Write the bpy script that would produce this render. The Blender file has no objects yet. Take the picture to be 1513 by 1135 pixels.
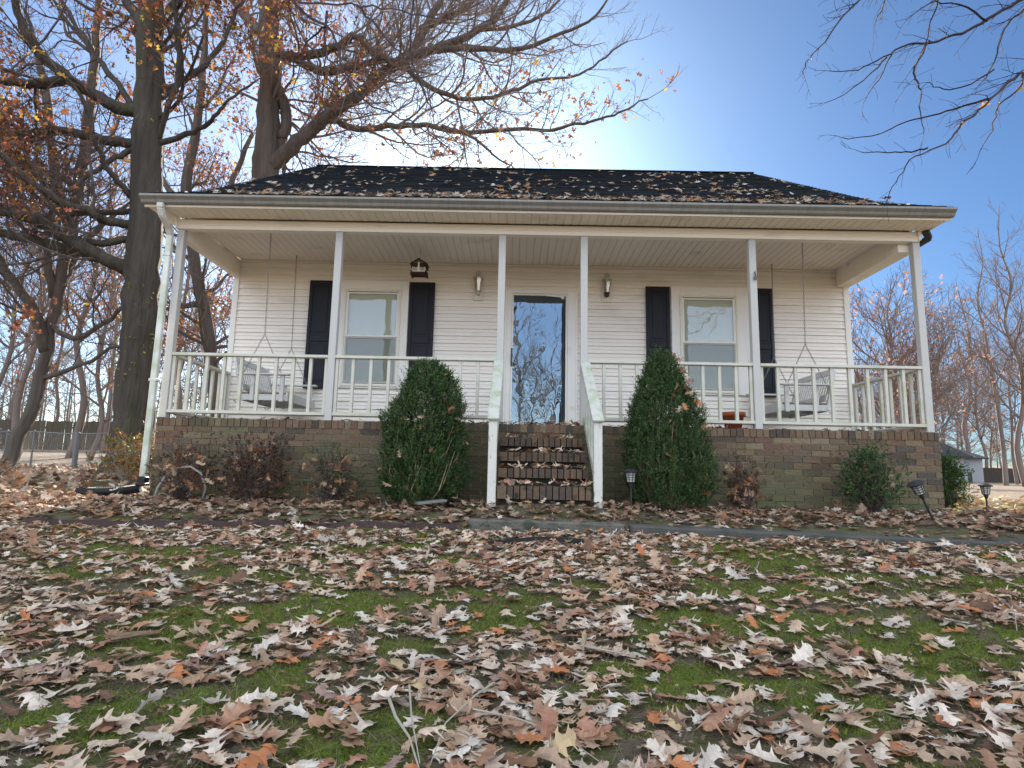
import bpy, math, random
import numpy as np
from mathutils import Vector, Matrix
R_ = math.radians
SC = bpy.context.scene
COL = SC.collection

# ------------------------------------------------------------------ camera
EYE = Vector((0, -7.2, .473))
PIT, ROL, YAW = .1433, .0203, .0067
_r0 = Vector((math.cos(YAW), math.sin(YAW), 0)); _f0 = Vector((-math.sin(YAW), math.cos(YAW), 0)); _z = Vector((0, 0, 1))
_fw = _f0*math.cos(PIT) + _z*math.sin(PIT); _u0 = -_f0*math.sin(PIT) + _z*math.cos(PIT)
_r = _r0*math.cos(ROL) + _u0*math.sin(ROL); _u = -_r0*math.sin(ROL) + _u0*math.cos(ROL)
cam = bpy.data.cameras.new('camera'); cam.sensor_width = 36; cam.lens = 36*872.545/1513; cam.clip_start = .05; cam.clip_end = 2000
camo = bpy.data.objects.new('camera', cam); COL.objects.link(camo)
camo.matrix_world = Matrix(((_r.x, _u.x, -_fw.x, EYE.x), (_r.y, _u.y, -_fw.y, EYE.y), (_r.z, _u.z, -_fw.z, EYE.z), (0, 0, 0, 1)))
SC.camera = camo

# ------------------------------------------------------------------ sky and sun
SUN_EL, SUN_AZ = R_(26.6), R_(-4.2)          # azimuth measured from +Y (behind the house) towards +X
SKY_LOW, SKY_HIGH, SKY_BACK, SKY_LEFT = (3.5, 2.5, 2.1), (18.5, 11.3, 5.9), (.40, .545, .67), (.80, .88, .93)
W = bpy.data.worlds.new('World'); SC.world = W; W.use_nodes = True
nt = W.node_tree; nt.nodes.clear()
sky = nt.nodes.new('ShaderNodeTexSky'); sky.sky_type = 'NISHITA'; sky.sun_disc = False
sky.sun_elevation = SUN_EL; sky.sun_rotation = SUN_AZ; sky.air_density = .9; sky.dust_density = 1.15; sky.ozone_density = 4.0
tc = nt.nodes.new('ShaderNodeTexCoord'); sx = nt.nodes.new('ShaderNodeSeparateXYZ'); nt.links.new(tc.outputs['Generated'], sx.inputs[0])
def wmap(sock, lo, hi, a, b):
    r = nt.nodes.new('ShaderNodeMapRange'); r.interpolation_type = 'SMOOTHSTEP'
    for i, v in enumerate((lo, hi, a, b)): r.inputs[i+1].default_value = v
    nt.links.new(sock, r.inputs[0]); return r.outputs[0]
def wmix(f, a, b):
    m = nt.nodes.new('ShaderNodeMix'); m.data_type = 'RGBA'; nt.links.new(f, m.inputs[0])
    for k, v in ((6, a), (7, b)):
        if isinstance(v, tuple): m.inputs[k].default_value = (*v, 1)
        else: nt.links.new(v, m.inputs[k])
    return m.outputs[2]
# unseen sky behind the camera: added gain, warmer overhead, lights the shaded house front
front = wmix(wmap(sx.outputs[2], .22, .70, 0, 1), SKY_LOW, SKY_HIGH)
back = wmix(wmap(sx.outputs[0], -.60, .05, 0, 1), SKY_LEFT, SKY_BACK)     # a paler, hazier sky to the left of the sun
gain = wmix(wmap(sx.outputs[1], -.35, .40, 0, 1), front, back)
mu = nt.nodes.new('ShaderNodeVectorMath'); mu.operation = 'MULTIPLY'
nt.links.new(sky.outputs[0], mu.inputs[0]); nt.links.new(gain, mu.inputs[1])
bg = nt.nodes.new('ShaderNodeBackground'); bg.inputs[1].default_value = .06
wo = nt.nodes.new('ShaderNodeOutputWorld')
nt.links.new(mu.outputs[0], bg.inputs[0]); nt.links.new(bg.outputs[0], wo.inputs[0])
sl = bpy.data.lights.new('sun', 'SUN'); sl.energy = 5.0; sl.angle = R_(.5); sl.color = (1, .90, .76)
so = bpy.data.objects.new('sun', sl); COL.objects.link(so)
sd = Vector((math.sin(SUN_AZ)*math.cos(SUN_EL), math.cos(SUN_AZ)*math.cos(SUN_EL), math.sin(SUN_EL)))
so.rotation_euler = sd.to_track_quat('Z', 'Y').to_euler(); so.location = sd*60
SC.view_settings.view_transform = 'Standard'; SC.view_settings.look = 'None'; SC.view_settings.exposure = 1.8; SC.view_settings.gamma = 1
SC.render.engine = 'CYCLES'
SC.cycles.use_denoising = True
SC.cycles.max_bounces = 8; SC.cycles.diffuse_bounces = 4; SC.cycles.glossy_bounces = 3; SC.cycles.transparent_max_bounces = 8

# ------------------------------------------------------------------ materials
MATS = {}
def mat(name, col=(.5, .5, .5), rough=.6, var=.12, scale=6, spec=.3, bump=0, bscale=60, stretch=(1, 1, 1),
        col2=None, thr=(.5, .65), s2=3, z2=None, attr=False, trans=0, metal=0, detail=6, bdist=.02):
    m = bpy.data.materials.new(name); m.use_nodes = True; MATS[name] = m
    n = m.node_tree.nodes; L = m.node_tree.links
    b = n['Principled BSDF']; out = n['Material Output']
    b.inputs['Roughness'].default_value = rough; b.inputs['Specular IOR Level'].default_value = spec; b.inputs['Metallic'].default_value = metal
    t = n.new('ShaderNodeTexCoord'); mp = n.new('ShaderNodeMapping'); mp.inputs['Scale'].default_value = stretch
    L.new(t.outputs['Object'], mp.inputs[0])
    def noise(s, d=detail):
        x = n.new('ShaderNodeTexNoise'); x.inputs['Scale'].default_value = s; x.inputs['Detail'].default_value = d
        L.new(mp.outputs[0], x.inputs['Vector']); return x.outputs['Fac']
    def mix(a, bb, f, typ='MIX'):
        x = n.new('ShaderNodeMix'); x.data_type = 'RGBA'; x.blend_type = typ
        for k, v in ((0, f), (6, a), (7, bb)):
            if hasattr(v, 'is_linked'): L.new(v, x.inputs[k])
            elif k: x.inputs[k].default_value = (*v, 1)
            else: x.inputs[k].default_value = v
        return x.outputs[2]
    if attr:
        a = n.new('ShaderNodeAttribute'); a.attribute_name = 'tint'; base = a.outputs['Color']
        lo, hi = (1-var,)*3, (1+var,)*3
        c = mix(base, mix(lo, hi, noise(scale)), 1.0, 'MULTIPLY')
    else:
        c = mix(tuple(x*(1-var) for x in col), tuple(min(1, x*(1+var)) for x in col), noise(scale))
    if col2:
        r = n.new('ShaderNodeMapRange'); r.inputs[1].default_value = thr[0]; r.inputs[2].default_value = thr[1]
        f = noise(s2, 9)
        if z2:                                        # stain grows towards a height: (z where strongest, z where none, weight)
            sp = n.new('ShaderNodeSeparateXYZ'); L.new(t.outputs['Object'], sp.inputs[0])
            zr = n.new('ShaderNodeMapRange'); zr.inputs[1].default_value = z2[0]; zr.inputs[2].default_value = z2[1]
            zr.inputs[3].default_value = z2[2]; zr.inputs[4].default_value = 0; L.new(sp.outputs[2], zr.inputs[0])
            ad = n.new('ShaderNodeMath'); ad.operation = 'ADD'; L.new(f, ad.inputs[0]); L.new(zr.outputs[0], ad.inputs[1]); f = ad.outputs[0]
        L.new(f, r.inputs[0]); c = mix(c, col2, r.outputs[0])
    L.new(c, b.inputs['Base Color'])
    if bump:
        bp = n.new('ShaderNodeBump'); bp.inputs['Strength'].default_value = bump; bp.inputs['Distance'].default_value = bdist
        L.new(noise(bscale, 8), bp.inputs['Height']); L.new(bp.outputs[0], b.inputs['Normal'])
    if trans:
        tr = n.new('ShaderNodeBsdfTranslucent'); L.new(c, tr.inputs[0])
        ms = n.new('ShaderNodeMixShader'); ms.inputs[0].default_value = trans
        L.new(b.outputs[0], ms.inputs[1]); L.new(tr.outputs[0], ms.inputs[2]); L.new(ms.outputs[0], out.inputs[0])
    return m
def glass(name, gloss=.35, tint=(.8, .85, .9), rough=.02, warp=0, gcol=(.95, .97, 1)):
    m = bpy.data.materials.new(name); m.use_nodes = True; MATS[name] = m
    n = m.node_tree.nodes; L = m.node_tree.links; n.remove(n['Principled BSDF'])
    g = n.new('ShaderNodeBsdfGlossy'); g.inputs['Roughness'].default_value = rough; g.inputs['Color'].default_value = (*gcol, 1)
    t = n.new('ShaderNodeBsdfTransparent'); t.inputs[0].default_value = (*tint, 1)
    x = n.new('ShaderNodeMixShader'); x.inputs[0].default_value = gloss
    L.new(t.outputs[0], x.inputs[1]); L.new(g.outputs[0], x.inputs[2]); L.new(x.outputs[0], n['Material Output'].inputs[0])
    if warp:
        tcx = n.new('ShaderNodeTexCoord'); nz = n.new('ShaderNodeTexNoise'); nz.inputs['Scale'].default_value = 3; L.new(tcx.outputs['Object'], nz.inputs['Vector'])
        bp = n.new('ShaderNodeBump'); bp.inputs['Strength'].default_value = warp; bp.inputs['Distance'].default_value = .05
        L.new(nz.outputs['Fac'], bp.inputs['Height']); L.new(bp.outputs[0], g.inputs['Normal'])
    return m
GREEN_GRIME = (.30, .33, .20)
mat('siding', (.81, .745, .67), .55, .05, 3, col2=(.60, .56, .48), thr=(.56, .85), s2=2.2, stretch=(.6, 1, 2))
mat('trim', (.76, .72, .665), .5, .05, 5, col2=(.55, .52, .42), thr=(.60, .85), s2=4)
mat('ceiling', (.74, .66, .58), .6, .06, 2, col2=(.46, .40, .33), thr=(.60, .85), s2=3)
mat('header', (.84, .76, .65), .55, .06, 3, col2=(.50, .44, .34), thr=(.58, .85), s2=3, stretch=(.5, 1, 2))
mat('post', (.49, .465, .44), .5, .05, 8, col2=(.50, .52, .40), thr=(.62, .8), s2=9, z2=(1.0, 1.5, .10), bump=.1, bscale=30)
mat('rail', (.56, .525, .455), .6, .08, 9, col2=(.42, .44, .28), thr=(.52, .74), s2=6, stretch=(.6, 1, 1), bump=.15, bscale=40)
mat('stair_rail', (.50, .48, .44), .65, .10, 12, col2=(.30, .36, .22), thr=(.46, .70), s2=8, bump=.3, bscale=35)
mat('newel', (.60, .575, .52), .6, .08, 12, col2=(.26, .26, .20), thr=(.60, .68), s2=14, bump=.3, bscale=35, stretch=(1, 1, .5))
mat('gutter', (.23, .215, .19), .45, .25, 3, stretch=(8, 1, .5), col2=(.16, .15, .13), thr=(.55, .8), s2=5)
mat('fascia', (.76, .68, .57), .5, .06, 3, stretch=(1, 1, 2))
mat('downspout', (.70, .69, .65), .55, .08, 8, col2=(.44, .46, .36), thr=(.45, .70), s2=4, z2=(.2, 2.2, .2))
mat('shutter', (.009, .0095, .014), .5, .2, 8, spec=.25)
mat('bronze', (.05, .04, .03), .45, .2, 20, metal=.4)
mat('brass_pale', (.50, .46, .38), .5, .15, 20)
mat('cream', (.72, .68, .58), .5, .05, 10)
mat('blind', (.60, .57, .44), .6, .04, 5)
mat('dark_room', (.03, .032, .035), .7, .2, 4)
mat('inner_door', (.022, .024, .03), .5, .2, 5)
mat('screen', (.10, .11, .12), .7, .1, 40)
mat('mortar', (.34, .31, .26), .9, .2, 30, col2=(.12, .14, .07), thr=(.5, .7), s2=2, z2=(0, .9, .12), bump=.4, bscale=80)
mat('step_mortar', (.030, .027, .021), .95, .3, 20)
mat('brick', attr=True, rough=.85, var=.3, scale=25, col2=(.105, .108, .052), thr=(.50, .84), s2=.9, z2=(.0, .95, .26), bump=.5, bscale=50)
mat('step_brick', attr=True, rough=.85, var=.3, scale=25, col2=(.02, .018, .012), thr=(.57, .66), s2=5, bump=.5, bscale=50)
mat('concrete', (.13, .118, .10), .9, .25, 5, col2=(.055, .058, .045), thr=(.46, .62), s2=7, bump=1, bscale=45)
mat('slab_top', (.085, .079, .073), .9, .2, 5, col2=(.06, .062, .055), thr=(.48, .66), s2=4, bump=.6, bscale=60)
mat('porch_floor', (.32, .30, .28), .9, .2, 5)
mat('edging', (.060, .036, .036), .7, .25, 12, bump=.2)
mat('black_plastic', (.016, .016, .018), .5, .2, 20)
mat('lamp_black', (.028, .028, .034), .45, .2, 20)
mat('frosted', (.60, .59, .55), .35, .06, 20, trans=.3)
mat('terracotta', (.36, .10, .04), .8, .15, 12)
mat('shrub_stem', (.26, .20, .13), .9, .3, 20)
mat('swing_white', (.60, .585, .565), .55, .06, 10, col2=(.45, .42, .33), thr=(.58, .75), s2=8)
mat('swing_wood', (.22, .15, .09), .8, .3, 10, stretch=(6, 1, 6))
mat('chain', (.22, .20, .18), .5, .2, 40, metal=.6)
mat('feeder_red', (.045, .016, .014), .6, .25, 20)
mat('bark', (.060, .048, .039), .95, .75, 7, stretch=(1, 1, .13), bump=1.0, bscale=10, bdist=.09, col2=(.060, .072, .030), thr=(.58, .74), s2=1.2)
mat('bark_warm', (.105, .083, .070), .95, .6, 7, stretch=(1, 1, .15), bump=1, bscale=10, bdist=.07)
mat('bark_grey', (.105, .086, .074), .95, .6, 7, stretch=(1, 1, .15), bump=1, bscale=12, bdist=.05)
mat('bark_far', (.16, .125, .11), .95, .4, 3, stretch=(1, 1, .2), bump=.6, bscale=8, bdist=.04)
mat('twig', (.10, .074, .064), .9, .25, 4)
mat('twig_warm', (.19, .135, .11), .9, .25, 3)
mat('twig_near', (.050, .036, .042), .9, .2, 6)
mat('stick', (.36, .31, .26), .9, .25, 20)
mat('leaf', attr=True, rough=.7, var=.22, scale=22, spec=.18, trans=.12)
mat('tree_leaf', attr=True, rough=.6, var=.15, scale=14, spec=.2, trans=.38)
mat('needle', attr=True, rough=.55, var=.2, scale=8, spec=.25, trans=.2)
mat('moss', attr=True, rough=.9, var=.2, scale=9, spec=.1, trans=.25)
mat('shingle', (.020, .023, .029), .9, .35, 14, spec=.15, stretch=(1, 1.4, 1.4), col2=(.028, .034, .024), thr=(.55, .75), s2=1.0, bump=.6, bscale=120)
mat('roof_edge', (.05, .05, .05), .8)
mat('old_fence', (.085, .068, .050), .95, .35, 4, stretch=(3, 3, .3), bump=.4)
mat('galv', (.16, .165, .17), .5, .15, 10, metal=.5)
mat('neighbor_wall', (.30, .30, .32), .8, .06, 2)
mat('neighbor_roof', (.055, .052, .055), .9, .15, 4)
mat('dark_fence', (.055, .042, .036), .95, .3, 5)
mat('bark_piece', (.20, .13, .085), .95, .5, 30, stretch=(.3, 1, 1), bump=1, bscale=60)
mat('rust_brown', (.10, .055, .035), .9, .3, 5)
mat('board_grey', (.17, .165, .16), .8, .15, 10)
mat('hose', (.26, .245, .23), .6, .1, 20)
glass('door_glass', .20, (.75, .8, .85), .008, .03, (.58, .80, .96))
glass('window_glass', .11, (.85, .9, .88), .01, .06)
glass('lamp_glass', .18, (.9, .88, .8), .1)

# ------------------------------------------------------------------ mesh builders
ORG = {}
def tag(o, label=None, cat=None, group=None, kind=None):
    if label: o['label'] = label
    if cat: o['category'] = cat
    if group: o['group'] = group
    if kind: o['kind'] = kind
    return o
def empty(name, loc, label, cat, group=None):
    o = bpy.data.objects.new(name, None); COL.objects.link(o); o.location = loc; o.empty_display_size = .1
    ORG[o] = Vector(loc); return tag(o, label, cat, group)
def link(name, me, m, parent):
    o = bpy.data.objects.new(name, me); COL.objects.link(o)
    if m: me.materials.append(MATS[m])
    if parent: o.parent = parent; ORG[o] = ORG[parent]
    else: ORG[o] = Vector((0, 0, 0))
    return o
class MB:
    def __init__(s): s.v = []; s.f = []; s.c = []
    def add(s, vs, fs, col=None):
        b = len(s.v); s.v += [tuple(p) for p in vs]
        for f in fs:
            s.f.append([b+i for i in f]); s.c.append(col or (1, 1, 1))
        return s
    def box(s, x0, x1, y0, y1, z0, z1, col=None):
        return s.add([(x0, y0, z0), (x1, y0, z0), (x1, y1, z0), (x0, y1, z0), (x0, y0, z1), (x1, y0, z1), (x1, y1, z1), (x0, y1, z1)],
                     [(0, 3, 2, 1), (4, 5, 6, 7), (0, 1, 5, 4), (1, 2, 6, 5), (2, 3, 7, 6), (3, 0, 4, 7)], col)
    def bar(s, p, q, w, h, up=(0, 0, 1), col=None):
        p, q = Vector(p), Vector(q); d = (q-p).normalized(); r = d.cross(Vector(up))
        if r.length < 1e-4: r = d.cross(Vector((0, 1, 0)))
        r.normalize(); u = r.cross(d); r *= w/2; u *= h/2
        return s.add([p-r-u, p+r-u, p+r+u, p-r+u, q-r-u, q+r-u, q+r+u, q-r+u],
                     [(0, 3, 2, 1), (4, 5, 6, 7), (0, 1, 5, 4), (1, 2, 6, 5), (2, 3, 7, 6), (3, 0, 4, 7)], col)
    def tube(s, pts, rad, n=6, col=None, cap=True):
        pts = [Vector(p) for p in pts]; k = len(pts)
        if not hasattr(rad, '__len__'): rad = [rad]*k
        d = (pts[1]-pts[0]).normalized(); a = d.cross(Vector((.31, .77, .55))); a.normalize()
        b0 = len(s.v)
        for i, p in enumerate(pts):
            t = pts[min(i+1, k-1)]-pts[max(i-1, 0)]
            if t.length < 1e-9: t = d
            t.normalize(); a = a-t*a.dot(t)
            if a.length < 1e-6: a = t.orthogonal()
            a.normalize(); bb = t.cross(a)
            for j in range(n):
                an = 2*math.pi*j/n; q = p+(a*math.cos(an)+bb*math.sin(an))*rad[i]; s.v.append((q.x, q.y, q.z))
        c = col or (1, 1, 1)
        for i in range(k-1):
            for j in range(n):
                s.f.append([b0+i*n+j, b0+i*n+(j+1) % n, b0+(i+1)*n+(j+1) % n, b0+(i+1)*n+j]); s.c.append(c)
        if cap:
            s.f.append([b0+j for j in range(n)][::-1]); s.c.append(c); s.f.append([b0+(k-1)*n+j for j in range(n)]); s.c.append(c)
        return s
    def lathe(s, prof, c=(0, 0), n=16, rot=0, col=None):
        b0 = len(s.v)
        for r, z in prof:
            for j in range(n):
                an = 2*math.pi*j/n+rot; s.v.append((c[0]+r*math.cos(an), c[1]+r*math.sin(an), z))
        for i in range(len(prof)-1):
            for j in range(n):
                s.f.append([b0+i*n+j, b0+i*n+(j+1) % n, b0+(i+1)*n+(j+1) % n, b0+(i+1)*n+j]); s.c.append(col or (1, 1, 1))
        s.f.append([b0+j for j in range(n)][::-1]); s.c.append(col or (1, 1, 1))
        s.f.append([b0+(len(prof)-1)*n+j for j in range(n)]); s.c.append(col or (1, 1, 1))
        return s
    def ext_x(s, prof, x0, x1, col=None):      # closed (y, z) profile swept along x
        n = len(prof); vs = [(x0, y, z) for y, z in prof]+[(x1, y, z) for y, z in prof]
        return s.add(vs, [[i, (i+1) % n, n+(i+1) % n, n+i] for i in range(n)]+[list(range(n))[::-1], list(range(n, 2*n))], col)
    def ext_y(s, prof, y0, y1, col=None):
        n = len(prof); vs = [(x, y0, z) for x, z in prof]+[(x, y1, z) for x, z in prof]
        return s.add(vs, [[i, (i+1) % n, n+(i+1) % n, n+i] for i in range(n)]+[list(range(n))[::-1], list(range(n, 2*n))], col)
    def build(s, name, m, parent=None, smooth=False, bevel=0, tint=False):
        me = bpy.data.meshes.new(name); o = ORG[parent] if parent else Vector((0, 0, 0))
        vs = [(x-o.x, y-o.y, z-o.z) for x, y, z in s.v]
        me.from_pydata(vs, [], s.f)
        if tint:
            at = me.attributes.new('tint', 'FLOAT_COLOR', 'FACE')
            at.data.foreach_set('color', np.c_[np.array(s.c, dtype=np.float32), np.ones(len(s.c), np.float32)].ravel())
        if smooth: me.polygons.foreach_set('use_smooth', [True]*len(s.f))
        me.update(); ob = link(name, me, m, parent)
        if bevel:
            bm_ = ob.modifiers.new('bevel', 'BEVEL'); bm_.width = bevel; bm_.segments = 1; bm_.limit_method = 'ANGLE'
        return ob
def np_build(name, V, F, C, m, parent=None, smooth=False):
    """V (n,3), F (k,4 or 3), C (k,3) as one mesh with a per-face tint."""
    me = bpy.data.meshes.new(name); o = ORG[parent] if parent else Vector((0, 0, 0))
    V = np.asarray(V, np.float32)-np.array(o, np.float32); F = np.asarray(F, np.int32); k, q = F.shape
    me.vertices.add(len(V)); me.vertices.foreach_set('co', V.ravel())
    me.loops.add(k*q); me.loops.foreach_set('vertex_index', F.ravel())
    me.polygons.add(k); me.polygons.foreach_set('loop_start', np.arange(0, k*q, q, dtype=np.int32))
    if C is not None:
        at = me.attributes.new('tint', 'FLOAT_COLOR', 'FACE')
        at.data.foreach_set('color', np.c_[np.asarray(C, np.float32), np.ones(k, np.float32)].ravel())
    if smooth: me.polygons.foreach_set('use_smooth', np.ones(k, bool))
    me.update(calc_edges=True); me.validate(); return link(name, me, m, parent)

# ------------------------------------------------------------------ noise and ground height
def vnoise(x, y, seed=0):
    x = np.asarray(x, float); y = np.asarray(y, float); xi = np.floor(x).astype(int); yi = np.floor(y).astype(int)
    fx = x-xi; fy = y-yi; fx = fx*fx*(3-2*fx); fy = fy*fy*(3-2*fy)
    def h(a, b):
        n = (a*374761393+b*668265263+seed*974711) & 0x7fffffff
        n = ((n ^ (n >> 13))*1274126177) & 0x7fffffff
        return ((n ^ (n >> 16)) & 0xffff)/65535.
    return (h(xi, yi)*(1-fx)+h(xi+1, yi)*fx)*(1-fy)+(h(xi, yi+1)*(1-fx)+h(xi+1, yi+1)*fx)*fy
def fbm(x, y, seed=0, o=3):
    s = 0; a = .5; t = 0
    for k in range(o): s = s+a*vnoise(x*2**k, y*2**k, seed+k); t += a; a *= .55
    return s/t
def sstep(a, b, x):
    t = np.clip((x-a)/(b-a), 0, 1); return t*t*(3-2*t)
def edge_y(x):
    return -1.62-.10*np.clip(-.5-x, 0, 6)-.10*np.clip(x-.7, 0, 6)
def gh(x, y):
    x = np.asarray(x, float); y = np.asarray(y, float); yb = edge_y(x)
    lawn = -.10+.073*np.maximum(y-yb, -7.5)+.012*np.minimum(y+9, 0)
    left = np.interp(y, [-1, 2.5, 5, 13, 27, 45, 150], [.03, .15, .16, .23, 1.06, 1.7, 4])
    right = np.interp(y, [-1, .65, 38, 60, 150], [.03, .06, .16, .5, 4])
    w = sstep(-3, -9, x); back = left*w+right*(1-w)
    bed = np.where(y < -1, np.interp((y-yb)/(-1.0-yb), [0, .25, 1], [-.10, -.035, .03]), back)
    bed = bed+.10*np.exp(-((x-.32)/.9)**2)*np.exp(-((y+.85)/.38)**2)
    wide = sstep(4.6, 7, np.abs(x+.2))          # beyond the edging the lawn runs into the yard without a step
    z = np.where(y < yb, lawn, bed)
    k = wide*sstep(1.7, .9, np.abs(y-yb))
    z = z*(1-k)+k*np.interp(y-yb, [-1.7, 1.7], [-.224, .05])
    far = sstep(6, 14, np.hypot(x, y+2))
    return z+(.035*(1+2*far))*(fbm(x*.9, y*.9, 5)-.5)+.025*(fbm(x*3.1, y*3.1, 9)-.5)*(y < -1.3)
def gz(x, y): return float(gh(np.array([x]), np.array([y]))[0])
def moss_mask(x, y):
    return fbm(x*2.4+3, y*2.9, 21, 4)
def leaf_mask(x, y):
    return fbm(x*1.5+7, y*2.3+2, 41, 4)

# ------------------------------------------------------------------ the house
rnd = random.Random(7)
YW = 1.6                                   # front wall plane; porch front edge is y = 0
XL, XR = -4.38, 5.14                       # brick base
WL, WR = -4.37, 5.06                       # siding
ZF, ZC = 1.017, 3.596
house = empty('house', (.38, 4.5, 0), 'small white sided house with brick base, dark shingle roof and open front porch', 'house')
BRICKS = [(.20, .13, .085), (.24, .16, .10), (.28, .195, .12), (.155, .105, .08), (.23, .14, .095), (.125, .095, .08), (.29, .215, .14), (.22, .15, .105), (.25, .145, .10)]
def bcol(): 
    c = rnd.choice(BRICKS); k = rnd.uniform(.50, .74); return tuple(x*k for x in c)
def brick_run(b, p0, dx, n_len, z0, z1, off, out, L=.2277, j=.010):
    """one course along unit dx from p0 over n_len; out is the outward normal (2-D)."""
    t = -off
    while t < n_len-.004:
        a0, a1 = max(0, t), min(n_len, t+L)-j
        if a1-a0 > .015:
            o = .004+rnd.uniform(0, .004); w = .05
            x0, y0 = p0[0]+dx[0]*a0, p0[1]+dx[1]*a0; x1, y1 = p0[0]+dx[0]*a1, p0[1]+dx[1]*a1
            q = [(x0+out[0]*o, y0+out[1]*o), (x1+out[0]*o, y1+out[1]*o), (x1-out[0]*w, y1-out[1]*w), (x0-out[0]*w, y0-out[1]*w)]
            b.add([(x, y, z0) for x, y in q]+[(x, y, z1) for x, y in q], [(0, 3, 2, 1), (4, 5, 6, 7), (0, 1, 5, 4), (1, 2, 6, 5), (2, 3, 7, 6), (3, 0, 4, 7)], bcol())
        t += L
foundation = MB().box(XL+.008, XR-.008, .008, 9.0, -.45, ZF-.005).build('foundation', 'mortar', house)
fb = MB(); nb = 18; ch = .0768
for k in range(nb):
    z1 = ZF-.100-k*ch; z0 = z1-ch+.010
    if z1 < -.35: break
    brick_run(fb, (XL, 0), (1, 0), XR-XL, z0, z1, (k % 2)*.114, (0, -1))
    brick_run(fb, (XR, 0), (0, 1), 5.0, z0, z1, (k % 2)*.114+.06, (1, 0))
    brick_run(fb, (XL, 5.0), (0, -1), 5.0, z0, z1, (k % 2)*.114+.06, (-1, 0))
for p0, dx, n, out in (((XL, 0), (1, 0), XR-XL, (0, -1)), ((XR, .1), (0, 1), 4.9, (1, 0)), ((XL, 5.0), (0, -1), 4.9, (-1, 0))):
    t = 0
    while t < n-.02:
        w = min(.0795, n-t); o = .010+rnd.uniform(0, .005); dz = rnd.uniform(-.004, .005)
        a0, a1 = t, t+w-.009
        x0, y0 = p0[0]+dx[0]*a0, p0[1]+dx[1]*a0; x1, y1 = p0[0]+dx[0]*a1, p0[1]+dx[1]*a1
        q = [(x0+out[0]*o, y0+out[1]*o), (x1+out[0]*o, y1+out[1]*o), (x1-out[0]*.2, y1-out[1]*.2), (x0-out[0]*.2, y0-out[1]*.2)]
        fb.add([(x, y, ZF-.097) for x, y in q]+[(x, y, ZF+dz) for x, y in q], [(0, 3, 2, 1), (4, 5, 6, 7), (0, 1, 5, 4), (1, 2, 6, 5), (2, 3, 7, 6), (3, 0, 4, 7)], bcol())
        t += w
fb.build('brickwork', 'brick', foundation, tint=True)
MB().box(XL+.2, XR-.2, .19, YW-.02, ZF-.02, ZF-.003).build('porch_floor', 'porch_floor', house)

# siding
def siding(b, x0, x1, z0, z1, y, sp=.1145):
    z = z0; wav = 0
    while z < z1-.01:
        t = min(z+sp, z1); wav = rnd.uniform(-.0015, .0015)
        b.add([(x0, y-.026+wav, z), (x1, y-.026-wav, z), (x1, y-.014, z+sp*.45), (x0, y-.014, z+sp*.45), (x1, y-.021, z+sp*.5), (x0, y-.021, z+sp*.5), (x1, y-.002, t), (x0, y-.002, t), (x0, y, z), (x1, y, z)],
              [(0, 1, 2, 3), (3, 2, 4, 5), (5, 4, 6, 7), (8, 9, 1, 0)])
        z = t
sd_ = MB(); siding(sd_, WL, WR, 1.09, ZC, YW); 
sd_.add([(WL, YW, 1.0), (WR, YW, 1.0), (WR, YW, ZC+.1), (WL, YW, ZC+.1)], [(0, 1, 2, 3)])
sd_.build('siding', 'siding', house)
b = MB(); b.box(WL, WR, YW+.01, 9.0, 1.0, 3.9)
b.add([(WL+.02, YW+.02, 3.9), (WL+.02, 8.9, 3.9), (WL+.02, 5.3, 6.9), (WR-.02, YW+.02, 3.9), (WR-.02, 8.9, 3.9), (WR-.02, 5.3, 6.9)], [(0, 2, 1), (3, 4, 5), (0, 3, 5, 2), (1, 2, 5, 4)])
b.build('wall', 'siding', house)
for a, c in ((WL-.012, WL+.075), (WR-.075, WR+.012)): MB().box(a, c, YW-.034, YW+.06, 1.03, ZC-.005).build('corner_trim', 'trim', house, bevel=.004)
MB().box(WL+.08, WR-.08, YW-.030, YW-.001, 1.018, 1.088).build('base_trim', 'trim', house, bevel=.003)

# ceiling and soffit: vinyl panels with real v grooves
def grooved(b, x0, x1, y0, y1, z, sp=.1025, g=.006, d=.010):
    x = x0
    while x < x1-.001:
        e = min(x+sp, x1)
        b.add([(x+g, y0, z), (e-g, y0, z), (e-g, y1, z), (x+g, y1, z)], [(0, 3, 2, 1)])
        b.add([(e-g, y0, z), (e, y0, z+d), (e, y1, z+d), (e-g, y1, z)], [(0, 3, 2, 1)])
        b.add([(x, y0, z+d), (x+g, y0, z), (x+g, y1, z), (x, y1, z+d)], [(0, 3, 2, 1)])
        x = e
b = MB(); grooved(b, -4.29, 4.885, .095, YW-.012, ZC); b.box(-4.3, 4.9, .095, YW-.012, ZC+.03, ZC+.05); b.build('porch_ceiling', 'ceiling', house)
b = MB(); grooved(b, -4.56, 5.22, -.335, -.035, 3.574, .1025); b.build('soffit', 'header', house)
for a, c in ((-4.60, -4.41), (5.12, 5.25)): MB().box(a, c, -.335, 9.3, 3.60, 3.62).build('rake_soffit', 'header', house)
MB().box(-4.29, 4.885, YW-.06, YW-.018, ZC-.03, ZC-.003).build('crown_strip', 'ceiling', house)
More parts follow.
